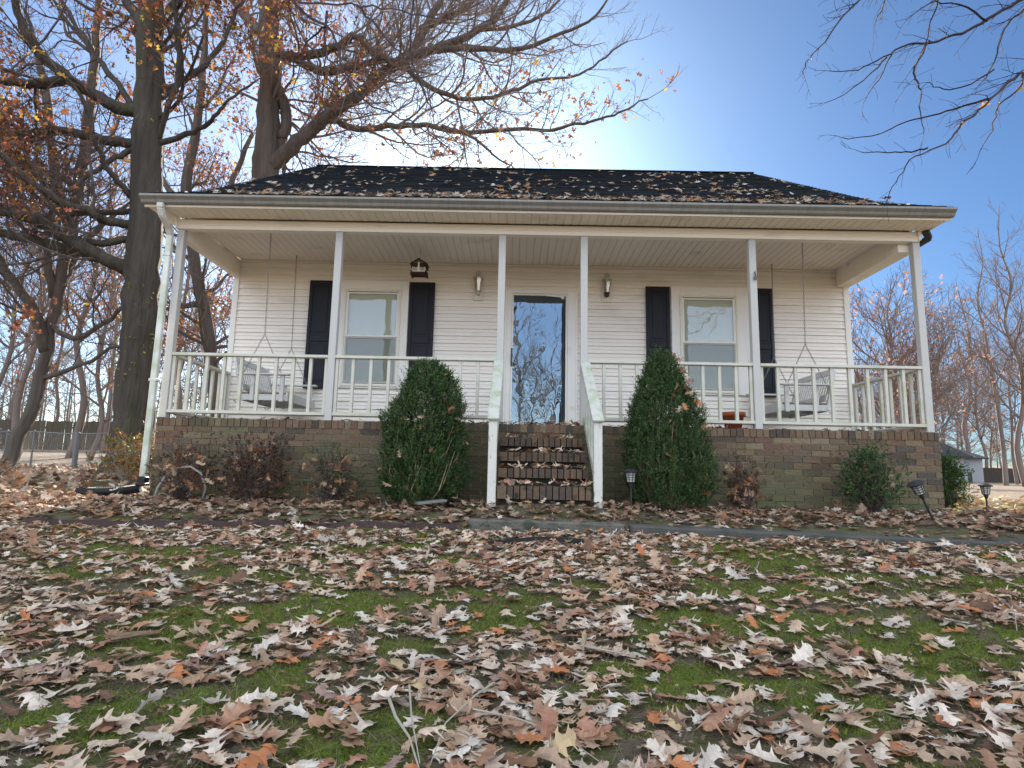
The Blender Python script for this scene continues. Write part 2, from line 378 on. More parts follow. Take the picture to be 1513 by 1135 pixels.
# header beams
b = MB(); b.box(-4.40, 5.10, -.012, .09, 3.44, 3.50); b.box(-4.40, 5.10, -.002, .09, 3.503, 3.571)
b.box(-4.41, 5.115, -.022, -.004, 3.490, 3.506); b.box(-4.40, -4.376, -.028, -.013, 3.452, 3.60); b.box(5.076, 5.112, -.028, -.013, 3.452, 3.60)
b.build('porch_beam', 'header', house, bevel=.003)
b = MB(); b.box(-4.395, -4.30, .093, YW-.03, 3.325, 3.60); b.box(-4.395, -4.36, .093, 1.5, 3.60, 4.0); b.build('side_beam', 'header', house, bevel=.003)
b = MB(); b.box(4.885, 5.085, .093, YW-.03, 3.335, 3.60); b.box(5.04, 5.085, .093, 1.5, 3.60, 4.0); b.build('side_beam', 'header', house, bevel=.003)
MB().box(-4.60, 5.255, -.36, -.336, 3.572, 3.70).build('fascia', 'fascia', house, bevel=.003)
# gutter, downspout
g = [(-.362, 3.60), (-.395, 3.60), (-.412, 3.612), (-.424, 3.640), (-.452, 3.662), (-.462, 3.672), (-.462, 3.697), (-.450, 3.697), (-.450, 3.690), (-.362, 3.690)]
gut = MB().ext_x(g, -4.615, 5.265).build('gutter', 'gutter', house)
for x in (-3.1, -.9, 1.9, 3.6): MB().ext_x([(y-.003, z-.002) if i < 7 else (y, z) for i, (y, z) in enumerate(g)], x, x+.05).build('gutter_joint', 'gutter', gut)
b = MB(); w = .038
path = [(-4.37, -.41, 3.60), (-4.372, -.40, 3.55), (-4.385, -.34, 3.48), (-4.41, -.14, 3.40), (-4.425, -.065, 3.33), (-4.428, -.06, 3.2), (-4.44, -.06, .28)]
for i in range(len(path)-1): b.bar(path[i], Vector(path[i+1])+(Vector(path[i+1])-Vector(path[i])).normalized()*.008, .075, .058, up=(0, 1, .3))
dsp = b.build('downspout', 'downspout', house, bevel=.008)
for z in (3.05, 1.45): MB().box(-4.485, -4.385, -.095, -.022, z, z+.035).build('strap', 'downspout', dsp, bevel=.004)
b = MB(); b.box(-4.49, -4.39, -.105, -.015, .20, .30); b.box(-4.50, -4.38, -.115, -.01, .19, .225); b.build('drain_boot', 'black_plastic', dsp, bevel=.01)
b = MB(); b.bar((5.15, -.05, 3.57), (5.24, .02, 3.50), .075, .06); b.bar((5.24, .02, 3.50), (5.235, .3, 3.49), .075, .06); b.build('gutter_elbow', 'roof_edge', house, bevel=.008)

# roof
prof = [(-.41, 3.715), (.90, 4.385), (5.35, 7.19)]
RX0, RX1 = -4.615, 5.262
b = MB()
b.ext_x([(-.40, 3.70), (.90, 4.36), (5.35, 7.165), (9.7, 4.28), (9.7, 4.20), (5.35, 7.02), (.90, 4.235), (-.36, 3.60)], RX0+.02, RX1-.02)
b.add([(RX0, 5.37, 7.19), (RX1, 5.37, 7.19), (RX1, 9.75, 4.30), (RX0, 9.75, 4.30)], [(0, 1, 2, 3)])
roof = b.build('roof', 'roof_edge', house)
b = MB()
for (y0, z0), (y1, z1) in zip(prof[:-1], prof[1:]):
    n = int(math.hypot(y1-y0, z1-z0)/.13); ny, nz = -(z1-z0), (y1-y0); l = math.hypot(ny, nz); ny /= l; nz /= l
    for i in range(n):
        a, c = i/n, (i+1)/n; x = RX0
        while x < RX1-.01:                                    # tabs of unequal length and lift
            e = min(RX1, x+rnd.uniform(.22, .38)); h = .009+rnd.uniform(0, .006)
            p = lambda t, hh: (y0+(y1-y0)*t+ny*hh, z0+(z1-z0)*t+nz*hh)
            (ya, za), (yb, zb), (yc, zc) = p(a, h), p(min(1, c+.002), .001), p(a, -.002)
            b.add([(x, ya, za), (e-.004, ya, za), (e-.004, yb, zb), (x, yb, zb), (x, yc, zc), (e-.004, yc, zc)], [(0, 1, 2, 3), (4, 5, 1, 0)])
            x = e
b.build('shingles', 'shingle', roof)
MB().bar((RX0, 5.36, 7.190), (RX1, 5.36, 7.190), .16, .016).build('ridge_cap', 'shingle', roof)

# posts
POSTS = [-4.336, -2.298, -.206, .839, 2.975, 5.061]
for x in POSTS:
    MB().box(x-.045, x+.045, 0.005, .093, ZF, 3.439).build('porch_post', 'post', house, bevel=.005)
# front railings
def railing(p, q, n, ends=True):
    p, q = Vector((*p, 0)), Vector((*q, 0)); d = (q-p); 
    rl = MB().bar(p+Vector((0, 0, 1.815)), q+Vector((0, 0, 1.815)), .088, .036).build('porch_railing', 'rail', house, bevel=.004)
    MB().bar(p+Vector((0, 0, 1.098)), q+Vector((0, 0, 1.098)), .085, .038).build('bottom_rail', 'rail', rl, bevel=.004)
    for i in range(n+1):
        if not ends and i in (0, n): continue
        t = i/n; c = p+d*t; k = d.normalized()*.021
        if i == 0: c = c+k
        if i == n: c = c-k
        MB().bar(c+Vector((0, 0, 1.119)), c+Vector((0, 0, 1.796)), .038, .040, up=(d.y, -d.x, 0)).build('baluster', 'rail', rl, bevel=.003)
for i, n in ((0, 9), (1, 9), (3, 10), (4, 9)):
    railing((POSTS[i]+.0465, .05), (POSTS[i+1]-.0465, .05), n)
railing((-4.345, .096), (-4.345, YW-.04), 7); railing((5.055, .096), (5.055, YW-.04), 7)
# stairs rails with their newels
for s, x0, x1 in ((-1, -.215, -.232), (1, .85, .873)):
    cap = MB().bar((x0, -.002, 1.800), (x1, -1.02, .985), .125, .034).build('stair_railing', 'stair_rail', house, bevel=.005)
    MB().box(x1-.045, x1+.045, -.995, -.905, -.05, 1.03).build('newel_post', 'newel', cap, bevel=.006)
    MB().bar((x0, .003, 1.10), (x1, -.903, .33), .04, .085).build('bottom_rail', 'stair_rail', cap, bevel=.003)
    for k in range(4):
        t = (k+.7)/4.6; y = -.95*t; x = x0+(x1-x0)*t
        MB().box(x-.019, x+.019, y-.019, y+.019, 1.10-.85*t, 1.78-.80*t).build('baluster', 'stair_rail', cap, bevel=.003)
# front steps: rowlock treads over a recessed joint
tops = [.305, .485, .665, .842]
st = MB()
SX0, SX1 = -.178, .805
for k, z in enumerate(tops):
    st.box(SX0+.01, SX1-.01, -1.0+k*.245+.065, .0+.012*0-.006, z-.20, z-.012)
steps = st.build('front_steps', 'step_mortar', house)
for k, z in enumerate(tops):
    y0 = -1.0+k*.245; b = MB(); x = SX0
    i = 0
    while x < SX1-.02:
        w = .105 if (i == 0 or x+.105 > SX1-.03) else .0675
        w = min(w, SX1-x); dz = rnd.uniform(-.003, .003); o = rnd.uniform(0, .005)
        c = rnd.choice([(.10, .068, .047), (.12, .08, .052), (.085, .062, .048), (.135, .088, .058), (.075, .055, .045)])
        b.box(x+.0055, x+w-.0055, y0-o, y0+.22, z-(.100 if k else .135), z+dz, c); x += w; i += 1
    b.build('step', 'step_brick', steps, tint=True)

# windows, shutters
def window(x0, x1, s0, s1):
    z0, z1 = 1.66, 3.30; y = YW-.028
    fr = MB(); fw_ = s0-x0
    fr.box(x0, s0-.04, y-.028, y, z0-.03, z1); fr.box(s1+.04, x1, y-.028, y, z0-.03, z1); fr.box(s0-.041, s1+.041, y-.027, y, 3.165, z1); fr.box(s0-.041, s1+.041, y-.027, y, z0-.03, z0+.01)
    w = fr.build('window', 'trim', house, bevel=.004)
    f = MB()
    for a, c, dd in ((.052, .036, 0), (.036, .016, .014)):
        X0, X1, Z0, Z1 = s0-a, s1+a, 1.70-a+.01, 3.125+a-.012; t = a-c
        f.box(X0, X0+t+.004, y-.046+dd, y-.002, Z0, Z1); f.box(X1-t-.004, X1, y-.046+dd, y-.002, Z0, Z1)
        f.box(X0+t+.004, X1-t-.004, y-.046+dd, y-.002, Z1-t-.004, Z1); f.box(X0+t+.004, X1-t-.004, y-.046+dd, y-.002, Z0, Z0+t+.004)
    f.build('frame', 'cream', w, bevel=.002)
    zm = 2.415
    for zz0, zz1, yy in ((zm, 3.110, y-.022), (1.708, zm, y-.008)):
        sh = MB().box(s0-.018, s0+.012, yy-.012, yy+.006, zz0, zz1).box(s1-.012, s1+.018, yy-.012, yy+.006, zz0, zz1).box(s0+.012, s1-.012, yy-.012, yy+.006, zz1-.024, zz1).box(s0+.012, s1-.012, yy-.012, yy+.006, zz0, zz0+.028)
        sh = sh.build('sash', 'trim', w, bevel=.002)
        MB().add([(s0+.01, yy-.003, zz0+.02), (s1-.01, yy-.003, zz0+.02), (s1-.01, yy-.003, zz1-.02), (s0+.01, yy-.003, zz1-.02)], [(0, 1, 2, 3)]).build('pane', 'window_glass', sh)
    bl = MB(); z = 1.73
    MB().add([(s0-.02, y+.0025, 1.70), (s1+.02, y+.0025, 1.70), (s1+.02, y+.0025, 3.11), (s0-.02, y+.0025, 3.11)], [(0, 1, 2, 3)]).build('backing', 'screen', w)
    while z < 3.10:
        bl.add([(s0, y+.0015, z), (s1, y+.0015, z), (s1, y-.0045, z+.027), (s0, y-.0045, z+.027)], [(0, 1, 2, 3)]); z += .0265
    bl.build('blind', 'blind', w)
    # insect screen over the lower sash
    MB().add([(s0-.008, y-.0245, 1.712), (s1+.008, y-.0245, 1.712), (s1+.008, y-.0245, zm-.004), (s0-.008, y-.0245, zm-.004)], [(0, 1, 2, 3)]).build('insect_screen', 'insect_screen', w)
# fine woven screen: a thin sheet that lets most light through
m = bpy.data.materials.new('insect_screen'); m.use_nodes = True; MATS['insect_screen'] = m
n_ = m.node_tree.nodes; tr_ = n_.new('ShaderNodeBsdfTransparent'); mx_ = n_.new('ShaderNodeMixShader'); mx_.inputs[0].default_value = .30
n_['Principled BSDF'].inputs['Base Color'].default_value = (.05, .05, .055, 1); n_['Principled BSDF'].inputs['Roughness'].default_value = .7
m.node_tree.links.new(tr_.outputs[0], mx_.inputs[1]); m.node_tree.links.new(n_['Principled BSDF'].outputs[0], mx_.inputs[2]); m.node_tree.links.new(mx_.outputs[0], n_['Material Output'].inputs[0])
window(-2.775, -1.665, -2.588, -1.83); window(2.345, 3.545, 2.525, 3.288)
def shutter(x0, x1):
    z0, z1 = 1.61, 3.285; y = YW-.028; b = MB()
    b.box(x0+.02, x1-.02, y-.026, y, z0+.02, z1-.02)
    for a, c in ((x0, x0+.055), (x1-.055, x1)): b.box(a, c, y-.04, y-.001, z0, z1)
    for a, c in ((z0, z0+.085), (2.33, 2.43), (z1-.075, z1)): b.box(x0+.055, x1-.055, y-.039, y-.001, a, c)
    for a, c in ((z0+.125, 2.29), (2.47, z1-.115)): b.box(x0+.095, x1-.095, y-.034, y-.001, a, c)
    b.build('shutter', 'shutter', house, bevel=.005)
for a, c in ((-3.188, -2.80), (-1.652, -1.268), (1.958, 2.322), (3.552, 3.888)): shutter(a, c)

# door
DX0, DX1 = -.085, .765
y = YW-.028
b = MB(); b.box(-.187, DX0-.002, y-.04, y, 1.02, 3.20); b.box(DX1+.002, .918, y-.04, y, 1.02, 3.20); b.box(DX0-.002, DX1+.002, y-.039, y, 3.137, 3.20)
b.box(-.187, -.160, y-.052, y-.04, 1.02, 3.20); b.box(.891, .918, y-.052, y-.04, 1.02, 3.20); b.box(-.16, .891, y-.051, y-.038, 3.175, 3.20); b.box(DX0-.05, DX1+.05, y-.07, y, 1.02, 1.07)
door = b.build('front_door', 'trim', house, bevel=.004)
sdr = MB().box(DX0, DX0+.028, y-.036, y-.012, 1.075, 3.132).box(DX1-.028, DX1, y-.036, y-.012, 1.075, 3.132).box(DX0+.028, DX1-.028, y-.036, y-.012, 3.108, 3.132).box(DX0+.028, DX1-.028, y-.036, y-.012, 1.075, 1.115)
sdr = sdr.build('storm_door', 'trim', door, bevel=.003)
MB().add([(DX0+.02, y-.024, 1.10), (DX1-.02, y-.024, 1.10), (DX1-.02, y-.024, 3.115), (DX0+.02, y-.024, 3.115)], [(0, 1, 2, 3)]).build('glass_pane', 'door_glass', door)
b = MB(); b.box(DX0+.0, DX1-.0, y-.006, y, 1.075, 3.13)
for a, c, e, f in ((.07, .36, 2.25, 2.95), (.49, .78, 2.25, 2.95), (.07, .36, 1.25, 2.1), (.49, .78, 1.25, 2.1)):
    b.box(DX0+a, DX0+c, y-.010, y-.004, e, f)
b.build('inner_door', 'inner_door', door, bevel=.003)
b = MB(); b.box(DX0+.004, DX0+.024, y-.055, y-.036, 2.00, 2.28); b.bar((DX0+.014, y-.075, 2.02), (DX0+.014, y-.075, 2.2), .016, .02); b.build('handle', 'bronze', door, bevel=.004)
b = MB(); b.lathe([(.012, 0), (.014, .02)], n=10); 
for z in (2.33, 1.97): b.box(DX0+.030, DX0+.05, y-.042, y-.026, z, z+.03)
b.v = b.v[20:]; b.f = [[i-20 for i in f] for f in b.f[12:]]; b.c = b.c[12:]
b.build('latch', 'brass_pale', door, bevel=.004)
b = MB().bar((.43, y-.055, 3.105), (.68, y-.055, 3.085), .022, .022); b.box(.665, .71, y-.065, y-.03, 3.055, 3.10); b.build('door_closer', 'trim', door, bevel=.004)

# ------------------------------------------------------------------ things on and around the porch
def lantern(x, z, label, body, dark):
    r = empty('wall_lantern', (x, YW-.03, z), label, 'wall lantern', 'lanterns beside the front door'); 
    y = YW-.10
    MB().box(x-.075, x+.075, YW-.045, YW-.012, z-.24, z-.02).box(x-.062, x+.062, YW-.052, YW-.0445, z-.225, z-.035).build('wall_plate', 'cream', r, bevel=.008)
    b = MB().tube([(x, YW-.05, z-.16), (x, YW-.09, z-.175), (x, y-.005, z-.16), (x, y, z-.13)], .011, 8)
    b.lathe([(.018, z-.175), (.036, z-.165), (.04, z-.145), (.028, z-.135), (.045, z-.125), (.047, z-.112), (.03, z-.108)], (x, y), 12)
    b.build('arm', dark, r, smooth=False)
    b = MB()
    for k in range(6):
        a = math.pi/3*k+.26; b.bar((x+.043*math.cos(a), y+.043*math.sin(a), z-.115), (x+.074*math.cos(a), y+.074*math.sin(a), z+.085), .010, .010)
    b.lathe([(.080, z+.083), (.085, z+.09), (.085, z+.097), (.045, z+.125), (.04, z+.13), (.03, z+.15), (.034, z+.155), (.02, z+.17), (.008, z+.18), (.010, z+.19), (.004, z+.20)], (x, y), 6, .26)
    b.tube([(x+.035*math.sin(t), y, z+.165+.032*math.cos(t)) for t in np.linspace(-2, 2, 9)], .006, 6)
    b.tube([(x, y, z+.19), (x, y, z+.24)], .003, 5)
    b.build('cap', body, r)
    MB().lathe([(.038, z-.11), (.068, z+.083)], (x, y), 6, .26).build('glass', 'lamp_glass', r)
    MB().lathe([(.013, z-.11), (.013, z+.0), (.010, z+.03), (.004, z+.045)], (x, y), 10).build('bulb', 'frosted', r)
lantern(-.606, 3.262, 'pale brass wall lantern left of the storm door, next to the black shutter', 'brass_pale', 'brass_pale')
lantern(1.356, 3.270, 'wall lantern with a dark bronze base ring, right of the storm door', 'brass_pale', 'bronze')

# hanging feeder
x, y, z = -1.424, 1.0, 3.19
r = empty('hanging_feeder', (x, y, z), 'small dark red house shaped feeder hanging from the porch ceiling on a wire', 'bird feeder')
b = MB().ext_y([(x-.125, z+.175), (x, z+.255), (x+.125, z+.175), (x+.125, z+.160), (x, z+.238), (x-.125, z+.160)], y-.09, y+.09)
b.build('roof', 'feeder_red', r, bevel=.002)
MB().ext_y([(x-.085, z+.185), (x, z+.235), (x+.085, z+.185)], y-.072, y-.06).build('gable', 'galv', r)
b = MB().box(x-.115, x+.115, y-.09, y+.09, z+.02, z+.05)
for sx_ in (-1, 1):
    b.box(x+sx_*.105-.010, x+sx_*.105+.010, y-.088, y+.088, z, z+.075); b.box(x+sx_*.105-.010, x+sx_*.105+.010, y-.088, y+.088, z+.12, z+.175)
b.box(x-.095, x+.095, y-.082, y-.074, z+.125, z+.18)
b.build('tray', 'feeder_red', r, bevel=.002)
b = MB().box(x-.012, x+.012, y-.085, y-.072, z+.05, z+.19).box(x-.095, x+.095, y-.08, y-.07, z+.05, z+.066)
for sx_ in (-1, 1): b.box(x+sx_*.055-.040, x+sx_*.055-.030, y-.078, y-.07, z+.066, z+.125).box(x+sx_*.055+.030, x+sx_*.055+.04, y-.078, y-.07, z+.066, z+.125)
b.build('frame', 'trim', r)
MB().box(x-.09, x+.09, y-.06, y+.06, z+.05, z+.16).build('seed_box', 'frosted', r)
MB().tube([(x, y, z+.25), (x+.003, y, ZC+.004)], .0025, 5).build('wire', 'chain', r)

# flower pot
r = empty('flower_pot', (2.84, .5, ZF), 'terracotta flower pot on the porch floor behind the railing', 'flower pot')
MB().lathe([(.095, ZF+.001), (.135, ZF+.19), (.155, ZF+.19), (.158, ZF+.245), (.145, ZF+.247), (.132, ZF+.215)], (2.84, .5), 24).build('pot', 'terracotta', r, smooth=True)
MB().lathe([(.128, ZF+.20), (.06, ZF+.215)], (2.84, .5), 16).build('soil', 'rust_brown', r)
r = tag(MB().tube([(2.985, -.004, 2.98), (2.985, -.03, 3.0), (2.985, -.04, 2.96), (2.985, -.02, 2.93), (2.99, -.004, 2.95)], .008, 6).lathe([(.018, 2.90), (.022, 2.92), (.01, 2.95)], (2.992, -.022), 8).build('post_hook', 'galv'), 'small grey metal hook screwed to the porch post beside the second window', 'hook')

# porch swings
def swing(sgn, x0, label):
    r = empty('porch_swing', (x0, .9, ZF), label, 'porch swing', 'white porch swings')
    X = lambda u: x0+sgn*u                               # u > 0 towards the open (front) side of the seat
    Y0, Y1 = .38, 1.42; zs = 1.395
    b = MB()
    for k in range(6):
        u0 = -.21+k*.098; b.box(min(X(u0), X(u0+.08)), max(X(u0), X(u0+.08)), Y0, Y1, zs-.02-.012*k*0, zs)
    seat = b.build('seat', 'swing_wood', r, bevel=.003)
    b = MB(); b.box(min(X(.365), X(.39)), max(X(.365), X(.39)), Y0-.01, Y1+.01, zs-.11, zs+.004); b.box(min(X(-.22), X(-.195)), max(X(-.22), X(-.195)), Y0, Y1, zs-.11, zs-.02)
    for yy in (Y0+.02, .88, Y1-.05): b.bar((X(-.24), yy, zs-.062), (X(.362), yy, zs-.062), .035, .08)
    b.build('seat_frame', 'swing_white', r, bevel=.003)
    b = MB()
    bt, bb = Vector((X(-.345), 0, zs+.43)), Vector((X(-.215), 0, zs+.04))
    for k in range(15):
        yy = Y0+.06+k*(Y1-Y0-.12)/14; b.bar(bb+Vector((0, yy, 0)), bt+Vector((0, yy, 0)), .030, .012, up=(sgn, 0, .3))
    b.bar(bt+Vector((0, Y0, 0)), bt+Vector((0, Y1, 0)), .022, .085, up=(sgn*.3, 0, -1)); b.bar(bb+Vector((0, Y0, .03)), bb+Vector((0, Y1, .03)), .022, .085, up=(sgn*.3, 0, -1))
    for yy in (Y0+.015, Y1-.015): b.bar(bb+Vector((0, yy, -.13)), bt+Vector((0, yy, .05)), .035, .05, up=(0, 1, 0))
    b.build('backrest', 'swing_white', r, bevel=.003)
    for yy in (Y0-.01, Y1+.01):
        MB().box(min(X(-.27), X(.40)), max(X(-.27), X(.40)), yy-.045, yy+.045, zs+.225, zs+.248).box(min(X(.28), X(.335)), max(X(.28), X(.335)), yy-.018, yy+.018, zs-.12, zs+.224).box(min(X(-.10), X(-.05)), max(X(-.10), X(-.05)), yy-.016, yy+.016, zs-.11, zs+.224).build('armrest', 'swing_white', r, bevel=.005)
    for yy, xt in ((Y0, x0), (Y1-.1, x0)):
        b = MB()
        def links(p, q):
            p, q = Vector(p), Vector(q); n = max(2, int((q-p).length/.030)); d = (q-p)/n
            for i in range(n):
                a = p+d*(i+.5); t = d.normalized(); s_ = t.cross(Vector((1, 0, 0)) if i % 2 else Vector((0, 1, 0))).normalized()*.0075
                h = t*.018
                b.tube([a-h+s_*.3, a-h*.6+s_, a+h*.6+s_, a+h+s_*.3], .0028, 4, cap=False); b.tube([a-h-s_*.3, a-h*.6-s_, a+h*.6-s_, a+h-s_*.3], .0028, 4, cap=False)
        j = (x0+sgn*.02, yy+.02, 2.17)
        links((xt, yy, ZC-.02), j); links(j, (X(.31), yy, zs+.2)); links(j, (X(-.235), yy, zs+.2)); b.tube([(xt, yy, ZC-.03), (xt, yy, ZC+.01)], .008, 6)
        b.tube([(X(-.235), yy, zs-.12), (X(-.28), yy, zs-.135), (X(-.31), yy, zs-.11)], .006, 5)
        b.build('chain', 'chain', r)
swing(1, -3.34, 'white slatted porch swing hanging in front of the left shutter, facing right')
swing(-1, 3.80, 'white slatted porch swing hanging right of the terracotta pot, facing left')

# path lights
def path_light(loc, rot, h, label, sc=1.0):
    r = empty('path_light', loc, label, 'path light', 'black solar path lights')
    o = Vector(loc)
    def part(b, name, m, **k):
        b.v = [(x*sc+o.x, y*sc+o.y, z*sc+o.z) for x, y, z in b.v]; return b.build(name, m, r, **k)
    part(MB().tube([(0, 0, -.12), (0, 0, h-.15)], .0115, 10).lathe([(.012, h-.19), (.02, h-.17), (.026, h-.14), (.042, h-.125)], n=12), 'stake', 'lamp_black')
    part(MB().lathe([(.040, h-.125), (.052, h-.03)], n=8, rot=.2), 'lamp_glass', 'frosted')
    b = MB()
    for k in range(8):
        a = math.pi/4*k+.2; b.bar((.042*math.cos(a), .042*math.sin(a), h-.127), (.055*math.cos(a), .055*math.sin(a), h-.028), .005, .005)
    for t in (0, .25, .5, .75, 1):
        rr = .042+.0125*t; z = h-.125+.097*t
        for k in range(8):
            a, c = math.pi/4*k+.2, math.pi/4*(k+1)+.2; b.bar((rr*math.cos(a), rr*math.sin(a), z), (rr*math.cos(c), rr*math.sin(c), z), .005, .005)
    part(b, 'cage', 'lamp_black')
    part(MB().lathe([(.05, h-.028), (.082, h-.026), (.084, h-.012), (.045, h+.006), (.03, h+.012)], n=8, rot=.2), 'cap', 'lamp_black')
    r.rotation_euler = rot; return r
path_light((1.225, -.92, .06), (0, 0, 0), .43, 'upright black path light in front of the right tall evergreen')
path_light((4.247, -1.1, .01), (R_(4), R_(-25), 0), .46, 'black path light leaning over beside the brick corner')
path_light((6.155, .65, .04), (0, 0, .4), .36, 'black path light standing in the sunny yard past the brick corner')

# ------------------------------------------------------------------ ground
def axis(lo, hi, step, far):
    a = list(np.arange(lo, hi+1e-6, step)); s = step
    while a[-1] < far: s *= 1.22; a.append(a[-1]+s)
    s = step
    while a[0] > -far: s *= 1.22; a.insert(0, a[0]-s)
    return np.array(a)
gx = axis(-7, 7, .07, 260); gy = axis(-7.6, 2.6, .07, 260)
GX, GY = np.meshgrid(gx, gy); GZ = gh(GX, GY)
GZ = GZ + sstep(9.2, 60, np.hypot(GX, GY))*0
nx, ny = len(gx), len(gy)
idx = np.arange(nx*ny).reshape(ny, nx)
F = np.stack([idx[:-1, :-1], idx[:-1, 1:], idx[1:, 1:], idx[1:, :-1]], -1).reshape(-1, 4)
gm = mat('ground', (.125, .096, .068), .95, .45, 16, bump=1.0, bscale=60, bdist=.03, col2=(.085, .092, .026), thr=(.44, .60), s2=7)
n = gm.node_tree.nodes; L = gm.node_tree.links; bsdf = n['Principled BSDF']
old = bsdf.inputs['Base Color'].links[0].from_socket
def attr_mix(old, name, col_a, col_b, sc):
    a = n.new('ShaderNodeAttribute'); a.attribute_name = name
    t = n.new('ShaderNodeTexCoord'); z = n.new('ShaderNodeTexNoise'); z.inputs['Scale'].default_value = sc; z.inputs['Detail'].default_value = 8; L.new(t.outputs['Object'], z.inputs['Vector'])
    m1 = n.new('ShaderNodeMix'); m1.data_type = 'RGBA'; L.new(z.outputs['Fac'], m1.inputs[0]); m1.inputs[6].default_value = (*col_a, 1); m1.inputs[7].default_value = (*col_b, 1)
    ad = n.new('ShaderNodeMath'); ad.operation = 'ADD'; L.new(a.outputs['Fac'], ad.inputs[0]); L.new(z.outputs['Fac'], ad.inputs[1])
    r = n.new('ShaderNodeMapRange'); r.inputs[1].default_value = .85; r.inputs[2].default_value = 1.15; L.new(ad.outputs[0], r.inputs[0])
    m2 = n.new('ShaderNodeMix'); m2.data_type = 'RGBA'; L.new(r.outputs[0], m2.inputs[0]); L.new(old, m2.inputs[6]); L.new(m1.outputs[2], m2.inputs[7]); return m2.outputs[2]
c = attr_mix(old, 'mossy', (.065, .088, .014), (.14, .175, .025), 16)
c = attr_mix(c, 'dry', (.14, .105, .08), (.24, .19, .145), 3)
L.new(c, bsdf.inputs['Base Color'])
V = np.stack([GX, GY, GZ], -1).reshape(-1, 3)
ground = np_build('ground', V, F, None, 'ground', smooth=True); tag(ground, kind='structure')
lawn = (GY < edge_y(GX)+.1)*sstep(11, 7, np.abs(GX))*(GY > -14)
ms = np.clip((moss_mask(GX, GY)-.46)*5, 0, 1)*.66*lawn
at = ground.data.attributes.new('mossy', 'FLOAT', 'POINT'); at.data.foreach_set('value', ms.ravel().astype(np.float32))
dry = (sstep(.5, 8, GY)*sstep(4.5, 7, np.abs(GX-.3)) + sstep(-12, -30, GY))*.75
at = ground.data.attributes.new('dry', 'FLOAT', 'POINT'); at.data.foreach_set('value', np.clip(dry, 0, 1).ravel().astype(np.float32))

# paths: a front slab and the long walk to the right (paths are part of the setting)
def slab(name, pts, top, th, m):
    n = len(pts); b = MB(); vs = [(x, y, top+dz-th) for x, y, dz in pts]+[(x, y, top+dz) for x, y, dz in pts]
    b.add(vs, [list(range(n))[::-1], list(range(n, 2*n))]+[[i, (i+1) % n, n+(i+1) % n, n+i] for i in range(n)])
    return tag(b.build(name, m, bevel=.018), kind='structure')
def wob(p, q, n, a, s):
    rr = random.Random(s); return [(p[0]+(q[0]-p[0])*i/n+rr.uniform(-a, a)*.5, p[1]+(q[1]-p[1])*i/n+rr.uniform(-a, a), p[2]+(q[2]-p[2])*i/n+rr.uniform(-a, a)*.3) for i in range(n+1)]
slab('path_slab', wob((-.43, -1.60, .01), (1.02, -1.64, -.005), 14, .010, 3)+[(1.06, -1.0, 0), (-.42, -.98, 0)], 0.0, .2, 'concrete')
slab('path', wob((1.075, -1.70, 0), (4.3, -2.02, -.045), 24, .012, 5)+wob((4.4, -2.03, -.045), (11, -2.5, -.07), 10, .01, 6)+[(11, -1.3, -.04), (1.1, -.85, 0)], -.012, .2, 'slab_top')
# landscape edging at the left
pts = [(-4.25+i*.155, -1.97+i*.0165+.012*math.sin(i*1.3), gz(-4.25+i*.155, -1.97+i*.0165)+.022+.008*math.sin(i*2.1)) for i in range(25)]
for i0, i1, lab in ((0, 14, 'long low brown garden edging strip half buried in leaves below the left shrubs'), (16, 24, 'short brown garden edging strip ending at the concrete slab')):
    e1 = MB()
    for i in range(i0, i1): e1.bar(Vector(pts[i])+Vector((0, 0, -.02)), Vector(pts[i+1])+Vector((.004, 0, -.02)), .03, .10)
    tag(e1.build('garden_edging', 'edging'), lab, 'garden edging', 'brown garden edging')

# ------------------------------------------------------------------ leaf shapes
def leaf_variant(r, lobes=3, cup=.25, bend=.25, narrow=1.0):
    """pin oak leaf lying along +x, 1 unit long; returns verts, quads."""
    ts, ws, tb = [0, .10], [.012, .016], [0, .10]
    for k in range(lobes):
        c = .20+k*(.58/max(1, lobes-1)); wid = [.27, .40, .33, .2][min(k, 3)]*narrow*r.uniform(.85, 1.15); sn = r.uniform(.09, .16)
        ts += [c-.07, c+.0, c+.10+r.uniform(-.02, .03), c+.075, c+.10+.02*k]; ws += [sn+.03, wid*.60, wid, wid*.55, sn+.02]; tb += [c-.06, c-.02, c+.02, c+.055, c+.085]
    ts += [.90, .95, 1.0]; ws += [.09, .12*narrow, .004]; tb += [.90, .945, 1.0]
    o_ = sorted(range(len(tb)), key=lambda i: tb[i]); ts, ws, tb = [ts[i] for i in o_], [ws[i] for i in o_], [tb[i] for i in o_]
    n = len(ts); ka, kb, kc, tw = r.uniform(-.5, 1)*cup*2, r.uniform(-.8, 1)*bend, r.uniform(-1, 1)*.10, r.uniform(-.3, .3)
    kd = r.uniform(2, 5); ph = r.uniform(0, 6)
    def P(t, w):
        z = ka*w*w*2.2+kb*(t-.5)**2*1.6-kb*.2+tw*w*(t-.4)+.035*math.sin(ph+kd*2*t+3*w)+abs(w)*.18*r_c
        return (t-.45, w, z)
    r_c = r.uniform(-.3, 1)
    V = [P(t, 0) for t in tb]; Fq = []
    for s in (1, -1):
        jit = [r.uniform(.8, 1.2) for _ in ts]; b0 = len(V); V += [P(t, s*w*j) for t, w, j in zip(ts, ws, jit)]
        for i in range(n-1):
            q = [i, i+1, b0+i+1, b0+i]; Fq.append(q if s < 0 else q[::-1])
    return np.array(V), np.array(Fq)
lr = random.Random(11)
LEAF = [leaf_variant(lr, 3, .27, .32) for _ in range(16)]
LEAF_FLAT = [leaf_variant(lr, 3, .2, .2) for _ in range(8)]
TREE_LEAF = []
